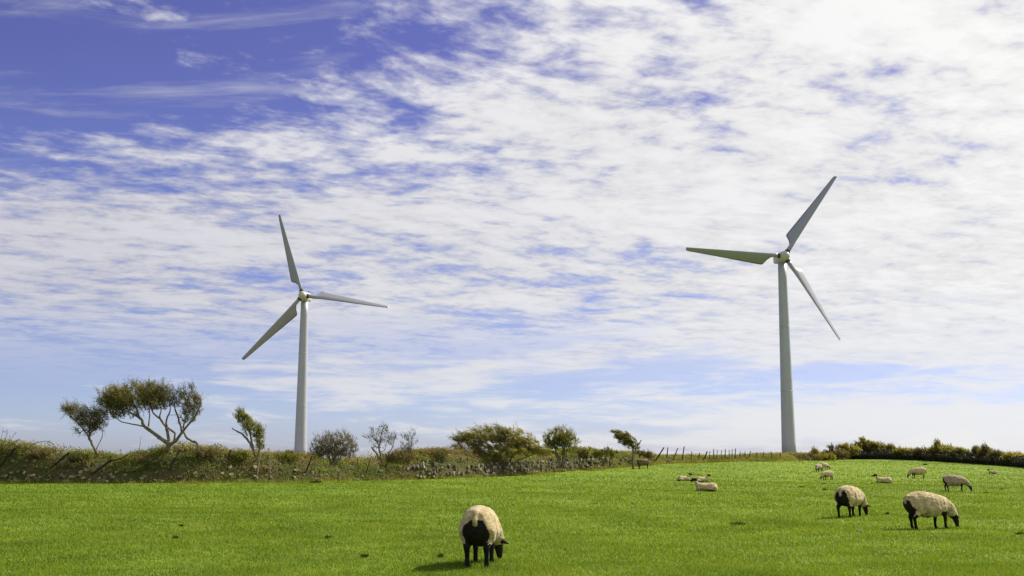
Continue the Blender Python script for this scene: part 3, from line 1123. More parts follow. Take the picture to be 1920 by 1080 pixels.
# the small one leaning beside it
t = Plant('thorn_tree', 'small thorn tree leaning left beside the largest tree, on a thin slanting trunk', 'tree', (188, 866), 76.5, TREES, 102)
t.limb([(190, 868), (184, 853), (175, 838), (168, 822), (168, 805), (170, 787)], .115, .04)
t.limb([(169, 824), (160, 806, -.2), (147, 792, -.3), (133, 780, -.2)], .06, .02)
t.limb([(170, 812), (182, 800, .2), (191, 786, .3)], .05, .02)
t.limb([(178, 845), (186, 825, .3), (190, 805, .3)], .04, .02)
t.crown([(152, 776, 32, 15), (170, 790, 28, 22), (135, 766, 18, 7), (160, 805, 22, 16, .5), (188, 792, 16, 18, .8)], 330, wind=(-.75, 0, .5), twig=.55, leaves_per=4, spray=3, rough=.5)
t.done(M_OLIVE, .075)
# the narrow leaning tree left of the smaller turbine
t = Plant('leaning_tree', 'narrow green tree swept upward left of the smaller turbine, with one bare dead limb', 'tree', (482, 858), 76.0, TREES, 103)
t.limb([(483, 860), (474, 842), (466, 827), (455, 815), (443, 808), (435, 802)], .10, .035)
t.limb([(474, 842), (470, 822, .1), (463, 800, .1), (457, 784, .1)], .08, .025)
t.limb([(484, 856), (488, 835, -.1), (486, 815, -.1), (478, 798, -.1)], .07, .025)
t.limb([(486, 826), (492, 812, .2), (484, 800, .2)], .04, .02)
t.crown([(452, 782, 13, 12), (463, 795, 17, 16), (478, 808, 18, 18), (488, 826, 11, 20)], 190, wind=(-.40, 0, .85), twig=.42, leaves_per=8, spray=2, rough=.35)
t.done(M_SHRUB, .08)


def bush(name, label, cat, base, dist, blobs, n, leafm, seed, stems=6, wind=(-.35, 0, .8), leaves_per=6, twig=.4, size=.08, spray=2, rough=.5, r0=.06, group=TREES, tw_r=.009):
    t = Plant(name, label, cat, base, dist, group, seed)
    r = np.random.default_rng(seed + 5)
    for i in range(stems):
        b = blobs[i % len(blobs)]
        e = (b[0] + r.uniform(-.6, .6) * b[2], b[1] + r.uniform(-.4, .5) * b[3], r.uniform(-.4, .4) * b[2] * t.k)
        sx = base[0] + (e[0] - base[0]) * r.uniform(.1, .5)
        s0 = (sx, base[1] + 2, r.uniform(-.25, .25))
        m_ = (sx + (e[0] - sx) * .35 + r.uniform(-.1, .1) * b[2], base[1] + (e[1] - base[1]) * .5, e[2] * .5)
        t.limb([s0, m_, e], r0 * r.uniform(.7, 1.2), .018, 5)
    t.crown(blobs, n, wind, twig, leaves_per, spray, rough=rough, tw_r=tw_r)
    return t.done(leafm, size)


bush('round_bush', 'round half bare bush right behind the bank at the foot of the smaller turbine', 'bush', (626, 870), 77.0,
     [(627, 832, 42, 24), (612, 840, 32, 20), (650, 842, 24, 22), (622, 855, 34, 12)], 380, M_BROWNLEAF, 111, 11, (-.15, 0, .9), 4, .42, .08)
t = Plant('bare_tree', 'bare spindly little tree standing before the strip of distant green field', 'tree', (716, 872), 78.5, TREES, 112)
t.limb([(718, 874), (713, 852), (711, 838), (714, 820), (719, 800)], .085, .02)
t.limb([(712, 862), (704, 848, .1), (696, 838, .1)], .085, .05)
t.limb([(724, 872), (728, 854, -.1), (736, 838, -.1), (740, 826, -.1)], .055, .02)
t.limb([(712, 840), (704, 826, .2), (694, 816, .2)], .035, .015)
t.crown([(712, 820, 22, 22), (722, 805, 10, 14), (735, 825, 9, 16), (692, 820, 9, 7)], 130, (-.15, 0, .85), .32, 2.6, 2, rough=.6)
t.done(M_BROWNLEAF, .07)
bush('bare_shrub', 'thin bare shrub with upright twigs rising out of a brown bramble mound', 'bush', (765, 868), 79.0,
     [(766, 826, 15, 16), (770, 815, 8, 10), (760, 845, 20, 10)], 80, M_BROWNLEAF, 113, 5, (-.1, 0, .9), 2.2, .35, .07, r0=.05)
bush('bramble_mound', 'low brown bramble mound between the bare shrub and the dead bracken', 'bush', (752, 876), 78.5,
     [(754, 858, 26, 11), (735, 862, 14, 8)], 150, M_BROWNLEAF, 114, 6, (-.3, 0, .7), 5, .3, .09, r0=.03)

M_WIDE = leaf_mat('yellow_olive_leaves', [(0.1, (0.10, 0.105, 0.022)), (0.5, (0.25, 0.245, 0.044)), (0.85, (0.38, 0.35, 0.07)), (1.0, (0.44, 0.38, 0.12))], 0.62, 0.55, 0.2)
bush('spreading_bush', 'widest dense olive green bush on the bank with its branches swept to the left', 'bush', (938, 880), 94.0,
     [(922, 815, 44, 18), (892, 826, 30, 16), (866, 822, 17, 10, 1.2), (864, 839, 17, 6, 1.2), (962, 826, 38, 20), (996, 838, 26, 16), (950, 846, 62, 12, 1.2), (890, 848, 36, 9, 1.1), (1018, 848, 20, 9)],
     800, M_WIDE, 115, 13, (-.8, 0, .42), 5.5, .6, .10, 3, .34, .09, tw_r=.010)
bush('domed_bush', 'upright domed bush standing just right of the widest bush on two dark stems', 'bush', (1054, 876), 97.0,
     [(1050, 820, 28, 17), (1066, 832, 20, 18), (1034, 832, 16, 14), (1050, 845, 22, 14, .6)], 380, M_SHRUB, 116, 6, (-.2, 0, .85), 6, .45, .10, r0=.085)
t = Plant('windswept_tree', 'little dark tree streaming left like a flag above the brown sheep', 'tree', (1187, 879), 106.0, TREES, 117)
t.limb([(1187, 880), (1186, 862), (1187, 850), (1186, 838), (1178, 828), (1166, 820)], .13, .04)
t.limb([(1188, 850), (1196, 836, .1), (1203, 825, .1)], .085, .04)
t.limb([(1186, 842), (1192, 832, -.2), (1184, 820, -.2)], .06, .02)
t.crown([(1170, 817, 17, 8), (1158, 811, 9, 4), (1182, 826, 14, 11), (1190, 836, 10, 9), (1174, 828, 12, 9, .7)], 170, (-.85, 0, .35), .45, 8, 2, rough=.3)
t.done(M_OLIVE, .10)
bush('bank_bush', 'low green bush on the bank just left of the little flag shaped tree', 'bush', (1142, 868), 105.0,
     [(1143, 850, 18, 8), (1120, 853, 12, 7)], 110, M_SHRUB, 118, 5, (-.4, 0, .7), 6, .35, .10, r0=.04)
bush('bank_bush', 'low brown bush on the bank just right of the little flag shaped tree', 'bush', (1216, 868), 112.0,
     [(1214, 854, 14, 6), (1200, 850, 9, 5)], 80, M_BROWNLEAF, 119, 5, (-.4, 0, .7), 6, .35, .10, r0=.04)

CG = 'low bramble and gorse clumps breaking the outline of the bank'
for cx, cy, rx, ry, m_, lab in [
        (20, 842, 34, 11, M_SHRUB, 'green bramble clump at the very left end of the bank beneath bare canes'),
        (78, 852, 22, 9, M_BROWNLEAF, 'brown bramble clump between the two thick leaning posts'),
        (152, 860, 24, 9, M_SHRUB, 'green bramble clump just left of the small thorn tree foot'),
        (255, 858, 28, 10, M_SHRUB, 'green clump right of the dead forked branch'),
        (300, 848, 22, 9, M_BROWNLEAF, 'brown clump around the foot of the largest thorn tree'),
        (385, 852, 28, 10, M_BROWNLEAF, 'brown bracken clump right of the largest thorn tree'),
        (448, 857, 22, 9, M_SHRUB, 'green clump at the foot of the narrow green tree'),
        (535, 857, 26, 9, M_SHRUB, 'green clump between the pale stake and the smaller turbine'),
        (588, 858, 18, 9, M_BROWNLEAF, 'brown clump hiding the base of the smaller turbine tower'),
        (820, 853, 30, 9, M_BROWNLEAF, 'rusty brown clump left of the widest bush'),
        (1090, 850, 16, 8, M_SHRUB, 'green clump between the domed bush and the dark leaning post')]:
    q = on_bank(cx, cy + ry * .6)
    bush('bramble_clump', lab, 'bramble', (cx, cy + ry), float(q[1]) + .15, [(cx, cy, rx, ry), (cx - rx * .5, cy + ry * .4, rx * .5, ry * .7), (cx + rx * .4, cy - ry * .3, rx * .4, ry * .7)],
         130, m_, 170 + cx % 97, 5, (-.35, 0, .7), 4.5, .34, .09, 2, .6, .025, CG)

# ------------------------------------------------------------------ hedge on the right
HB = [(1582, 861.5), (1640, 861), (1680, 861.5), (1740, 864.5), (1800, 868), (1860, 872), (1920, 877), (1990, 884), (2080, 893)]
HT = [(1582, 853), (1640, 847), (1680, 847), (1740, 851), (1800, 855), (1860, 858), (1920, 863), (1990, 868), (2080, 874)]
hp = np.array([ground(*q) for q in HB])
hs = np.r_[0, np.cumsum(np.linalg.norm(np.diff(hp[:, :2], axis=0), axis=1))]
hv = np.arange(0, hs[-1], 0.6)
hx, hy = sm(np.interp(hv, hs, hp[:, 0]), 3), sm(np.interp(hv, hs, hp[:, 1]), 3)
hpx = np.interp(hv, hs, [q[0] for q in HB])
hz = gh(hx, hy)
htop = np.clip(EYE + (860 - np.interp(hpx, [q[0] for q in HT], [q[1] for q in HT])) / FPX * hy - hz, .6, 2.4)
tx, ty = np.gradient(hx), np.gradient(hy)
tl = np.hypot(tx, ty)
hnx, hny = ty / tl, -tx / tl
flip = np.sign(hnx * (0 - hx) + hny * (0 - hy))
hnx, hny = hnx * flip, hny * flip
mid_i = len(hv) // 2
ho = np.array([hx[mid_i], hy[mid_i], hz[mid_i]])
hedge = thing('dark_hedge', 'dark dense hedge in shadow closing the field on the right', 'hedge', ho)
sec = [(0.05, -.1), (0.12, .35), (0.02, .75), (-.3, .95), (-.8, .95), (-1.1, .7), (-1.15, -.1)]
V = np.stack([np.stack([hx + hnx * o_, hy + hny * o_, hz + np.where(u_ < 0, u_, u_ * htop * (0.93 + 0.10 * wavy(hv, hv * 0, 130, 1.1)))], 1) for o_, u_ in sec], 1) - ho
q = len(sec)
ii, jj = np.meshgrid(np.arange(len(hv) - 1), np.arange(q - 1), indexing='ij')
a = (ii * q + jj).ravel()
F = np.stack([a, a + q, a + q + 1, a + 1], 1)
link('stems', arr_mesh('stems', V.reshape(-1, 3), F, M_TWIG, smooth=True), hedge)
n = 26000
s = rng.uniform(0, hv[-1], n)
th = rng.uniform(0, 1, n)
oo = np.interp(th, [0, .5, .62, 1], [.12, .08, -.3, -.95])
uu = np.interp(th, [0, .5, .62, 1], [0, .82, 1.0, .97])
lump = np.clip(.5 + .5 * wavy(s, th * 3, 131, 1.3), 0, 1)
dd = rng.uniform(0, .30, n) * (.3 + lump)
H_ = np.interp(s, hv, htop)
P = np.stack([np.interp(s, hv, hx) + np.interp(s, hv, hnx) * (oo + dd * (th < .55)), np.interp(s, hv, hy) + np.interp(s, hv, hny) * (oo + dd * (th < .55)),
              np.interp(s, hv, hz) + uu * H_ + dd * (th > .4) * 1.1], 1) - ho
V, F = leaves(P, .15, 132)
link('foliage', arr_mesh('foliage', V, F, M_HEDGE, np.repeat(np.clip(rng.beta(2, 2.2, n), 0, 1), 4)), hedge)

HG = 'bushes rising along and behind the dark hedge'


def hb(px, py, rx, ry, m, seed, label, dist=None, wind=(-.5, 0, .7), n=None, extra=(), lp=6, name='hedge_bush', base=None):
    dist = dist or float(np.interp(px, hpx, hy)) + 1.6
    bb = base or (max(py + ry, float(np.interp(px, [q[0] for q in HT], [q[1] for q in HT])) + 5))
    py, rx, ry = py + ry * .42, rx * 1.35, ry * .74
    extra = [(px - rx * .55, py + ry * .1, rx * .5, ry * .8), (px + rx * .6, py + ry * .35, rx * .5, ry * .7), (px - rx * .2, py - ry * .55, rx * .35, ry * .5)] + list(extra)
    bush(name, label, 'bush', (px, bb), dist, [(px, py, rx, ry)] + list(extra), n or int(70 + rx * ry * 0.55), m, seed, 5, wind, lp, .5, .14, 3, .5, .05, HG, .009)


hb(1502, 856, 26, 8, M_BROWNLEAF, 141, 'low brown scrub at the foot of the taller turbine', 133, base=866)
hb(1538, 853, 22, 8, M_WIDE, 142, 'low green scrub on the rise just right of the taller turbine', 134, extra=[(1528, 847, 8, 5)], base=864)
hb(1568, 848, 18, 9, M_BROWNLEAF, 143, 'brownish bush between the low green scrub and the dark domed bush', 136, extra=[(1560, 841, 6, 5)], base=862)
hb(1592, 838, 17, 13, M_WIDE, 144, 'dark domed bush left of the leaf shaped bush on the skyline', 139, extra=[(1588, 850, 18, 9)], base=860)
hb(1630, 832, 22, 10, M_WIDE, 145, 'tallest leaf shaped green bush where the dark hedge begins, leaning left', 141, (-.8, 0, .45), extra=[(1640, 843, 24, 8), (1618, 826, 8, 5)], lp=9, base=860)
hb(1669, 836, 6, 6, M_OLIVE, 146, 'thin bent sapling leaning left over the start of the dark hedge', None, (-.7, 0, .6), 90, [(1676, 844, 12, 6), (1655, 848, 14, 6)])
hb(1700, 845, 18, 6, M_WIDE, 147, 'low pale green bush top right of the thin bent sapling')
hb(1733, 845, 17, 8, M_BROWNLEAF, 148, 'brownish rounded bush top midway along the dark hedge')
hb(1768, 840, 18, 11, M_WIDE, 149, 'pale green domed bush under the white cumulus cloud on the hedge', extra=[(1760, 833, 8, 6)])
hb(1802, 846, 13, 9, M_WIDE, 150, 'small green bush between the domed bush and the pointed bush')
hb(1834, 843, 8, 11, M_OLIVE, 151, 'narrow pointed olive bush standing up from the hedge', None, (-.1, 0, 1))
hb(1853, 847, 11, 10, M_BROWNLEAF, 152, 'dark reddish brown bush beside the narrow pointed bush', extra=[(1848, 840, 5, 5)])
hb(1874, 852, 11, 9, M_BROWNLEAF, 153, 'ragged brown bush with gaps before the last green bush')
hb(1903, 855, 15, 8, M_WIDE, 154, 'green bush at the far end of the hedge by the picture edge')

# ------------------------------------------------------------------ posts
PG = 'old leaning posts along the stone bank'


def post(name, label, top, bot, rad, m=M_POST, group=PG, cat='post', sides=7):
    a_ = on_bank(*bot)
    b_ = at(*top, a_[1] - 0.12)
    t = MB()
    L = b_ - a_
    a0 = a_ - L / np.linalg.norm(L) * 0.35
    rad *= .82
    t.tube([a0 - a_, L * .33 + rng.normal(0, .012, 3), L * .7 + rng.normal(0, .012, 3), L], [rad, rad * 1.02, rad * .96, rad * .88], sides)
    o = t.build(name, m, None, smooth=False)
    o.location = a_
    return tag(o, label, cat, group)


post('leaning_post', 'thick dark post leaning right at the left end of the bank', (29, 839), (-2, 874), .085)
post('leaning_post', 'thick dark post leaning right under the bramble arch, left of the small thorn tree', (130, 849), (96, 877), .085)
post('leaning_post', 'dark post leaning right below the small thorn tree, broken branch on top', (209, 862), (174, 890), .08)
t = MB()
d0 = float(on_bank(205, 868)[1]) - .3
q0 = at(204, 866, d0)
t.tube([at(198, 869, d0) - q0, at(213, 863, d0 - .05) - q0, at(226, 860, d0 - .05) - q0, at(240, 853, d0 - .05) - q0], [.05, .045, .05, .03], 6)
t.tube([at(207, 865, d0 - .05) - q0, at(208, 854, d0 - .05) - q0], [.035, .03], 5)
o = t.build('dead_branch', M_POST)
o.location = q0
tag(o, 'dead forked branch resting on the broken post below the small thorn tree', 'branch')
post('leaning_post', 'slim dark post leaning right in front of the largest thorn tree', (338, 842), (317, 882), .055)
post('leaning_post', 'short dark post top in the bracken left of the narrow green tree', (433, 843), (427, 862), .06)
post('stake', 'pale weathered stake slanting below the narrow green tree', (489, 850), (483, 890), .045, M_PALEPOST)
post('stake', 'thin pale upright stake between the narrow green tree and the smaller turbine', (505, 846), (505, 888), .028, M_PALEPOST)
post('leaning_post', 'dark crooked post in the bank below the smaller turbine tower', (584, 856), (573, 886), .06)
post('leaning_post', 'slim dark post in the bank just right of the round bush', (671, 857), (671, 884), .04)
post('leaning_post', 'thin dark post leaning right below the bare spindly tree', (695, 858), (686, 890), .04)
post('stake', 'pale slim stake on the bank below the widest bush, left of its middle', (951, 843), (947, 868), .035, M_PALEPOST)
post('stake', 'pale upright stake on the bank between the widest bush and the domed bush', (1002, 848), (1002, 870), .04, M_PALEPOST)
post('leaning_post', 'dark leaning post on the bank just right of the domed bush', (1107, 838), (1099, 860), .055)

# a post and wire fence runs away over the skyline
FG = [((1245, 839), (1225, 863), .075), ((1252, 839), (1249, 858), .055), ((1271, 840), (1261, 860), .055), ((1283, 837), (1279, 858), .06), ((1297, 846), (1296, 858), .04),
      ((1312, 848), (1308, 860), .045), ((1326, 846), (1316, 864), .075), ((1331, 846), (1330, 858), .04), ((1338, 842), (1337, 858), .05), ((1345, 843), (1344, 858), .04),
      ((1353, 844), (1353, 858), .04), ((1360, 842), (1359, 858), .05), ((1367, 843), (1367, 858), .04), ((1373, 842), (1373, 858), .04), ((1379, 841), (1379, 858), .055),
      ((1388, 846), (1387, 858), .04), ((1397, 846), (1397, 860), .04), ((1407, 846), (1404, 863), .06), ((1419, 848), (1419, 862), .04), ((1431, 848), (1430, 862), .045), ((1447, 848), (1446, 862), .04), ((1463, 848), (1462, 862), .045)]
f0 = at(1330, 862, 126.0)
fence = thing('wire_fence', 'post and wire fence with crooked grey posts along the skyline before the taller turbine', 'fence', f0)
tops = []
for (tx_, ty_), (bx_, by_), r_ in FG:
    i = int(np.argmin(np.abs(PP - bx_)))
    dist = float(PY[i]) + 1.0
    a_, b_ = at(bx_, by_, dist) - f0, at(tx_, ty_, dist) - f0
    a_[2] = min(a_[2], 0.0 + a_[2]) - .35
    m = MB()
    m.tube([a_, (a_ + b_) / 2 + rng.normal(0, .02, 3), b_], [r_, r_, r_ * .85], 6)
    m.build('post', M_POST, fence, smooth=False)
    tops.append((a_ + (b_ - a_) * .55, a_ + (b_ - a_) * .85))
for lvl in (0, 1):
    m = MB()
    for p0, p1 in zip(tops[:-1], tops[1:]):
        a_, b_ = p0[lvl], p1[lvl]
        m.tube([a_, (a_ + b_) / 2 - np.array([0, 0, .02]), b_], .006, 3)
    m.build('wire', M_STEEL, fence)

# arching bramble canes at the left end
br = thing('bramble', 'arching thorny bramble canes against the sky above the left end of the bank', 'bramble', at(70, 850, 74.0))
b0 = at(70, 850, 74.0)
m = MB()
lp = []
for cane, rr in [([(52, 850), (56, 838), (64, 831), (76, 828.5), (88, 827.5), (97, 830), (103, 838), (105, 848)], .022),
                 ([(10, 846), (22, 830), (33, 825), (42, 827), (50, 836)], .022), ([(4, 842), (10, 822), (14, 812), (13, 804)], .015),
                 ([(2, 840), (3, 820), (6, 802)], .012), ([(12, 836), (24, 818), (31, 810)], .014), ([(17, 836), (18, 815)], .010), ([(110, 852), (118, 842), (124, 838)], .014),
                 ([(260, 850), (262, 836), (264, 820)], .014), ([(293, 846), (294, 832)], .010), ([(225, 860), (226, 842)], .010)]:
    P = [at(x_, y_, 74.0 + rng.uniform(-.1, .1)) - b0 for x_, y_ in cane]
    m.tube(P, [rr * (1 - .5 * i / len(P)) for i in range(len(P))], 5)
    for a_, b_ in zip(P[:-1], P[1:]):
        for _ in range(3):
            lp.append(a_ + (b_ - a_) * rng.uniform() + rng.normal(0, .05, 3))
m.build('canes', M_TWIG, br)
V, F = leaves(np.array(lp), .10, 160)
link('bramble_leaves', arr_mesh('bramble_leaves', V, F, M_IVY, np.repeat(rng.uniform(0, .6, len(lp)), 4)), br)


# ------------------------------------------------------------------ sheep
def capsule_rings(pts, rads, m, sides=14, flat=1.0, up=None):
    """a tube with rounded ends, flat < 1 squashes it along one side"""
    P = [Vector(p) for p in pts]
    rings = []
    n = len(P)
    d0 = (P[1] - P[0]).normalized()
    d1 = (P[-1] - P[-2]).normalized()
    seq = [(P[0] - d0 * rads[0] * .85, rads[0] * .35, d0), (P[0] - d0 * rads[0] * .5, rads[0] * .8, d0)]
    for i in range(n):
        t = (P[min(i + 1, n - 1)] - P[max(i - 1, 0)]).normalized()
        seq.append((P[i], rads[i], t))
    seq += [(P[-1] + d1 * rads[-1] * .5, rads[-1] * .8, d1), (P[-1] + d1 * rads[-1] * .85, rads[-1] * .35, d1)]
    for c_, r_, t in seq:
        ref = Vector(up) if up else (Vector((0, 1, 0)) if abs(t.y) < .9 else Vector((1, 0, 0)))
        a_ = t.cross(ref).normalized()
        b_ = t.cross(a_)
        rings.append([tuple(c_ + a_ * (r_ * cos(2 * pi * j / sides)) * flat + b_ * (r_ * sin(2 * pi * j / sides))) for j in range(sides)])
    m.rings(rings)


FLEECE, HEAD, LEG, TAIL = 0, 1, 2, 3


def sheep(label, px, py, heading, scale=1.0, pose='graze', turn=0.0, wool=M_WOOL, name='sheep', cat='sheep', group='sheep and lambs in the field', seed=1, strands=2500, voxel=.022, black_rump=True, fat=1.0, rump=(.465, .195), loc=None, step=0.0):
    r = np.random.default_rng(seed)
    shells = []            # (MB, tag)

    def shell(tag_):
        m = MB()
        shells.append((m, tag_))
        return m

    ct, st = cos(radians(turn)), sin(radians(turn))

    def tw(p, piv=.36):
        x, y = p[0] - piv, p[1]
        return (piv + x * ct - y * st, x * st + y * ct, p[2])

    lying = pose == 'lie'
    dz_ = -.335 if lying else 0.0
    if lying:
        body = [(-.50, .58, .05, .06), (-.46, .575, .15, .15), (-.36, .58, .225, .225), (-.22, .57, .262, .235), (-.02, .55, .268, .215), (.16, .555, .245, .21),
                (.30, .575, .205, .205), (.40, .60, .15, .165), (.46, .61, .06, .07)]
    else:
        body = [(-.575, .60, .05, .07), (-.54, .59, .15, .18), (-.44, .565, .225, .245), (-.26, .555, .266, .292), (-.02, .535, .290, .300), (.18, .525, .272, .275),
                (.34, .535, .230, .232), (.46, .555, .16, .165), (.53, .57, .06, .08)]
    m = shell(FLEECE)
    rings = []
    for x, z, hw, hh in body:
        hw, hh = hw * fat, hh * (0.92 if lying else 1.0)
        ring = []
        for j in range(22):
            a_ = 2 * pi * j / 22
            yy, zz_ = cos(a_), sin(a_)
            zz_ = zz_ * (1.0 if zz_ > 0 else .92)
            ring.append((x + .0, yy * hw * (1.0 + .10 * (zz_ < -.2)), z + dz_ + zz_ * hh))
        rings.append(ring)
    m.rings(rings)
    if lying:
        for sgn in (-1, 1):
            capsule_rings([(-.36, sgn * .22, .17), (-.16, sgn * .27, .11), (-.34, sgn * .28, .05)], [.14, .085, .045], shell(FLEECE))
            capsule_rings([(-.34, sgn * .28, .05), (-.08, sgn * .31, .035)], [.035, .028], shell(LEG))
            capsule_rings([(.34, sgn * .13, .20), (.44, sgn * .14, .09)], [.09, .05], shell(FLEECE))
            capsule_rings([(.44, sgn * .14, .08), (.62 if sgn > 0 else .36, sgn * .15, .035)], [.042, .03], shell(LEG))
        neck = [(.38, 0, .30), (.46, 0, .40), tw((.50, 0, .50), .47)]
        nr = [.135, .095, .062]
        hd = [tw((.51, 0, .565), .47), tw((.61, 0, .575), .47), tw((.74, 0, .51), .47)]
        hr = [.085, .078, .05]
        ear_o, ear_d = (.52, .06, .58), (-.03, .15, .03)
        piv = .47
    else:
        for sgn in (-1, 1):
            sp = step * sgn
            capsule_rings([(-.36, sgn * .13, .52), (-.29 + sp * .3, sgn * .155, .41)], [.135, .105], shell(FLEECE))
            capsule_rings([(-.29 + sp * .3, sgn * .15, .42), (-.42 + sp, sgn * .14, .27)], [.088, .050], shell(LEG))
            capsule_rings([(-.42 + sp, sgn * .14, .27), (-.395 + sp, sgn * .138, .16), (-.395 + sp, sgn * .138, .075), (-.365 + sp, sgn * .138, .02)], [.047, .034, .035, .040], shell(LEG), 12)
            capsule_rings([(.31, sgn * .13, .50), (.325 - sp * .5, sgn * .125, .38)], [.115, .07], shell(FLEECE))
            capsule_rings([(.325 - sp * .5, sgn * .12, .38), (.33 - sp, sgn * .115, .25), (.325 - sp, sgn * .115, .16), (.325 - sp, sgn * .115, .07), (.35 - sp, sgn * .115, .02)], [.062, .045, .034, .035, .040], shell(LEG), 12)
        if pose == 'graze':
            neck = [(.34, 0, .565), tw((.51, 0, .49)), tw((.64, 0, .38)), tw((.71, 0, .295))]
            nr = [.195, .165, .125, .098]
            hd = [tw((.735, 0, .25)), tw((.765, 0, .18)), tw((.785, 0, .065))]
            hr = [.072, .066, .042]
            ear_o, ear_d = (.715, .06, .29), (-.02, .155, -.035)
        else:
            neck = [(.36, 0, .62), tw((.48, 0, .72)), tw((.56, 0, .82))]
            nr = [.17, .125, .085]
            hd = [tw((.57, 0, .84)), tw((.66, 0, .83)), tw((.78, 0, .76))]
            hr = [.078, .070, .044]
            ear_o, ear_d = (.55, .06, .87), (-.04, .16, .0)
        piv = .36
        # tail
        capsule_rings([(-.55, 0, .72), (-.595, 0, .66), (-.60, 0, .60)], [.036, .028, .018], shell(TAIL), 10)
    capsule_rings(neck, nr, shell(FLEECE))
    capsule_rings(hd, hr, shell(HEAD), 14)
    for sgn in (-1, 1):
        e0 = tw((ear_o[0], sgn * ear_o[1], ear_o[2]), piv)
        e1 = tw((ear_o[0] + ear_d[0] * .5, sgn * (ear_o[1] + ear_d[1] * .5), ear_o[2] + ear_d[2] * .4), piv)
        e2 = tw((ear_o[0] + ear_d[0], sgn * (ear_o[1] + ear_d[1]), ear_o[2] + ear_d[2]), piv)
        capsule_rings([e0, e1, e2], [.022, .036, .014], shell(HEAD), 10, .6)
    # weld everything into one skin
    allv, allf, cen, tags = [], [], [], []
    for m, tg in shells:
        o_ = len(allv)
        allv += m.v
        allf += [tuple(i + o_ for i in f) for f in m.f]
        for f in m.f:
            pts_ = [Vector(m.v[i]) for i in f]
            c_ = sum(pts_, Vector()) / len(f)
            cen.append(c_); tags.append(tg)
            if len(f) == 4:
                for a_, b_ in ((0, 1), (1, 2), (2, 3), (3, 0)):
                    cen.append((pts_[a_] + pts_[b_]) / 2); tags.append(tg)
    me = bpy.data.meshes.new('raw')
    me.from_pydata(allv, [], allf)
    bm = bmesh.new()
    bm.from_mesh(me)
    bmesh.ops.recalc_face_normals(bm, faces=bm.faces)
    bm.to_mesh(me)
    bm.free()
    tmp = bpy.data.objects.new('raw', me)
    COL.objects.link(tmp)
    md = tmp.modifiers.new('r', 'REMESH')
    md.mode = 'VOXEL'
    md.voxel_size = voxel
    md2 = tmp.modifiers.new('s', 'SMOOTH')
    md2.factor = .5
    md2.iterations = 3
    dg = bpy.context.evaluated_depsgraph_get()
    new = bpy.data.meshes.new_from_object(tmp.evaluated_get(dg))
    bpy.data.objects.remove(tmp)
    bpy.data.meshes.remove(me)
    new.name = name
    kd = KDTree(len(cen))
    for i, c_ in enumerate(cen):
        kd.insert(c_, i)
    kd.balance()
    new.materials.clear()
    new.materials.append(wool)
    new.materials.append(M_BLACK)
    # woolly surface
    vt = []
    for v in new.vertices:
        co, i, _ = kd.find(v.co)
        vt.append(tags[i])
    vt = np.array(vt)
    co = np.empty(len(new.vertices) * 3, np.float32)
    no = np.empty_like(co)
    new.vertices.foreach_get('co', co)
    new.vertex_normals.foreach_get('vector', no)
    co, no = co.reshape(-1, 3), no.reshape(-1, 3)
    lump = wavy(co[:, 0] * 1.0 + co[:, 2] * .7, co[:, 1] + co[:, 2] * .9, seed, 11.0) * .018 + wavy(co[:, 0] + co[:, 1], co[:, 2], seed + 3, 24.0) * .008 + wavy(co[:, 0] - co[:, 1] * .7, co[:, 2] + co[:, 1] * .8, seed + 4, 48.0) * .005
    wl = (vt == FLEECE) | (vt == TAIL)
    if not lying:      # folds that hang down the flank, in front of the thigh and behind the shoulder
        for fx, fw, fd in ((-.22, .035, .026), (.20, .03, .020), (.39, .035, .010), (-.02, .05, .010)):
            lump = lump - fd * np.exp(-((co[:, 0] - fx + (co[:, 2] - .5) * .25 + .02 * np.sin(co[:, 2] * 15)) / fw) ** 2) * np.clip((.76 - co[:, 2]) / .2, 0, 1)
    co += no * (lump * wl)[:, None]
    new.vertices.foreach_set('co', co.ravel())
    idx = []
    fl = []
    for p in new.polygons:
        c_ = p.center
        _, i, _ = kd.find(c_)
        tg = tags[i]
        black = tg in (HEAD, LEG)
        if tg == LEG and not lying and c_.x < -.2 and c_.z > .31 + .02 * sin(c_.x * 40) and abs(c_.y) > .165:
            black = False
        if black_rump and not lying and tg == FLEECE:
            edge = .02 * sin(c_.z * 23 + c_.y * 11) + .012 * sin(c_.y * 47)
            if c_.x < -.40 and (c_.y / .185) ** 2 + ((c_.z - rump[0]) / rump[1]) ** 2 < 1 + edge * 4:
                black = True
            if c_.z < .42 and c_.x < -.2 and abs(c_.y) < .15 + edge:
                black = True
        if not lying and tg == FLEECE and c_.z < .262 + .03 * sin(c_.x * 17 + seed):
            black = True  # dark belly: shade painted into the coat colour
        if lying and tg == FLEECE and c_.z < .05 + .05 * sin(c_.x * 9 + seed) and c_.x < .3:
            black = True  # lying lamb's underside blackened in the coat to stand for shade
        if not lying and tg == FLEECE and c_.z < .46 and c_.x > .25 and c_.x < .42 and c_.z < .40:
            black = True
        idx.append(1 if black else 0)
        if not black:
            fl.append(p.index)
    new.polygons.foreach_set('material_index', np.array(idx, np.int32))
    new.polygons.foreach_set('use_smooth', np.ones(len(new.polygons), bool))
    new.update()
    g_ = ground(px, py) if loc is None else np.array(loc)
    o = link(name, new)
    o.location = (g_[0], g_[1], float(gh(g_[0], g_[1])) + (0.0 if not lying else -.01))
    o.rotation_euler = (0, 0, radians(heading))
    o.scale = (scale,) * 3
    tag(o, label, cat, group)
    # eyes on the sides of the head
    e = MB()
    for sgn in (-1, 1):
        h0, h1 = Vector(hd[0]), Vector(hd[1])
        c_ = h0.lerp(h1, .65)
        ax = (h1 - h0).normalized()
        lat = Vector((-st, ct, 0)) * sgn
        c_ = c_ + lat * hr[1] * .86
        capsule_rings([tuple(c_ - ax * .004), tuple(c_ + ax * .004)], [.013, .013], e, 8)
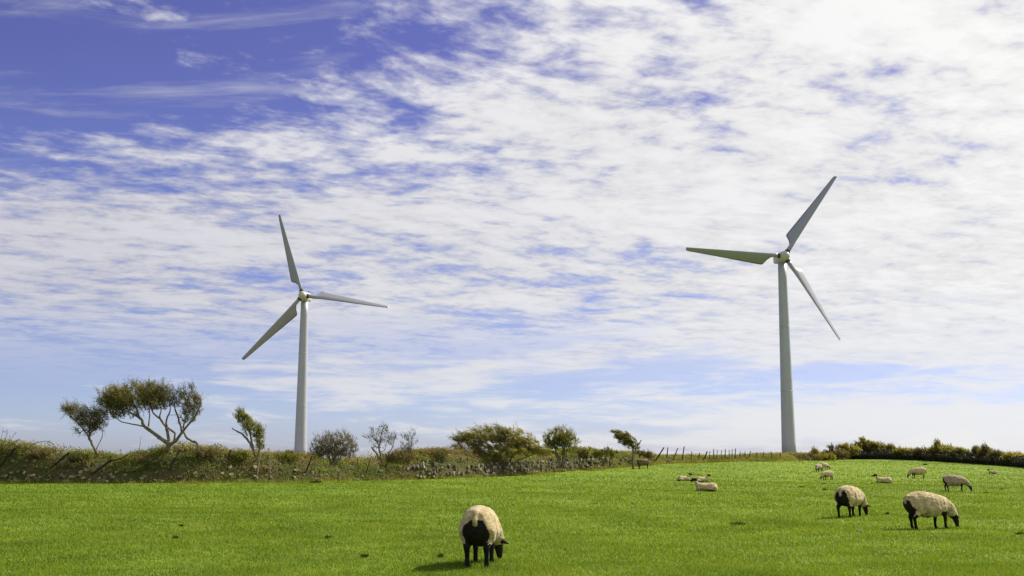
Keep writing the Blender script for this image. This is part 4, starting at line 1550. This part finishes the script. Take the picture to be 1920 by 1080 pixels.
    e.build('eyes', M_COLLAR, o)
    return o


sheep('nearest cream sheep seen from behind with black rump and legs, grazing alone', 901, 1060, 84, 1.07, turn=-26, seed=1, strands=5000, voxel=.014, fat=.95, step=.02)
sheep('cream sheep turned partly away, black rump showing, grazing beside the large side view sheep', 1596, 970, 48, 1.05, turn=-10, seed=2, rump=(.50, .225), strands=6000, voxel=.02, step=-.04)
sheep('large cream sheep in full side view grazing rightwards, black face and legs', 1741, 992, 17, 1.02, turn=0, seed=3, strands=6000, voxel=.02, fat=.97, step=.05)
sheep('grey cream sheep grazing rightwards further up the field, behind the large side view sheep', 1791, 922, -8, .97, turn=0, seed=4, wool=M_GREYWOOL, step=-.03)
sheep('cream sheep grazing leftwards, small in the distance, highest up below the dark hedge', 1722, 897.5, 172, 1.0, turn=8, seed=5, step=.04)
sheep('cream lamb lying facing left between the grazing leftward sheep and the partly turned sheep', 1658, 906.5, 176, .95, 'lie', turn=-10, name='lamb', cat='lamb', seed=6, strands=1200)
sheep('small sheep grazing downhill to the left, nearer of the cluster under the low scrub', 1552, 900.5, 200, .84, turn=15, seed=7, strands=1500, step=.03)
sheep('small dark fronted sheep grazing at the top of the field just under the low scrub', 1535, 885, 232, .86, turn=10, seed=8, wool=M_GREYWOOL, strands=1200)
sheep('pale small sheep half hidden behind the dark fronted sheep under the scrub', 1546, 881, 28, .80, turn=0, seed=9, strands=1200, black_rump=False)
sheep('biggest lying lamb facing left with a patchy cream back, in front of two others', 1325, 922, 177, 1.03, 'lie', turn=-14, name='lamb', cat='lamb', seed=10, strands=1500)
sheep('lying lamb facing right directly behind the biggest lying lamb', 1316, 904.5, 6, .86, 'lie', turn=14, name='lamb', cat='lamb', seed=11, strands=1200)
sheep('lying lamb facing right, leftmost of the three lambs resting together', 1282, 902, 10, .85, 'lie', turn=10, name='lamb', cat='lamb', seed=12, strands=1200)
sheep('brown sheep standing by the bank with its head raised, under the flag shaped tree', 1207, 878.5, 2, 1.08, 'stand', turn=15, wool=M_BROWNWOOL, seed=13, strands=1200)
sheep('tiny pale lamb lying alone near the end of the dark hedge', 1862, 888.5, 178, .66, 'lie', turn=0, name='lamb', cat='lamb', seed=14, strands=600)


# ------------------------------------------------------------------ dark tufts in the field
def tuft(px, py, wpx, label, seed):
    c_ = ground(px, py)
    k = c_[1] / FPX
    w = wpx * k * .5
    r = np.random.default_rng(seed)
    n = 260
    a_ = r.uniform(0, 2 * pi, n)
    q = r.uniform(0, 1, n) ** .7 * w * (0.75 + .45 * wavy(np.cos(a_) * 1.3, np.sin(a_) * 1.3, seed, 1.5))
    P = np.stack([np.cos(a_) * q, np.sin(a_) * q * .8, np.zeros(n)], 1)
    P[:, 2] = gh(P[:, 0] + c_[0], P[:, 1] + c_[1]) - c_[2] - .01
    h = np.clip(w * .7, .09, .20) * (1.15 - .6 * q / w)
    V, F = blades(P, h, np.full(n, max(.010, w * .06)), (-.2, -.1), seed, .75)
    o = link('grass_tuft', arr_mesh('grass_tuft', V, F, M_TUFT, np.repeat(r.uniform(0, .8, n), 3)))
    o.location = c_
    tag(o, label, 'grass tuft', 'dark tufts of coarse grass in the field')


M_TUFT = leaf_mat('coarse_grass', [(0.1, (0.022, 0.040, 0.006)), (0.6, (0.055, 0.085, 0.010)), (1.0, (0.11, 0.14, 0.02))], 0.12, 0.7, 0.15)
for q in [(1383, 985, 30, 'widest dark tuft, in the open field left of the partly turned sheep'),
          (1504, 914, 13, 'dark tuft below and left of the small cluster sheep under the scrub'),
          (1546, 919, 13, 'dark tuft right above the partly turned sheep'),
          (1545, 907, 8, 'tiny dark tuft just under the small sheep grazing downhill'),
          (1849, 925, 12, 'dark tuft a little right of the grey cream sheep'),
          (1878, 918, 9, 'faint tuft near the picture edge, right of the grey cream sheep'),
          (1664, 965, 8, 'small tuft between the partly turned sheep and the large side view sheep'),
          (1636, 907, 8, 'small tuft just left of the lamb lying alone by the leftward sheep'),
          (591, 905, 26, 'long low dark tuft at the foot of the bank below the smaller turbine'),
          (329, 1011, 11, 'dark tuft in the open grass at lower left, larger of the pair there'),
          (341, 988, 7, 'small dark tuft in the open grass at lower left, behind its larger neighbour'),
          (615, 1010, 10, 'dark tuft in the grass between the lower left tufts and the nearest sheep'),
          (826, 1046, 8, 'dark tuft just left of the nearest sheep above its shadow'),
          (684, 1046, 9, 'dark tuft low in the field a few steps left of the nearest sheep'),
          (1332, 905, 5, 'tiny tuft right of the lying lambs'),
          (1735, 872, 14, 'flat tuft below the dark hedge behind the leftward grazing sheep'),
          (1912, 1003, 16, 'low tuft at the picture edge right of the large side view sheep')]:
    tuft(*q, seed=500 + q[0])

c_ = ground(1611, 998)
o = link('pale_stone', STONES[3].copy())
o.location = (c_[0], c_[1], c_[2] + .02)
o.scale = (.16, .12, .09)
tag(o, 'single pale stone lying in the grass below the partly turned sheep', 'stone')
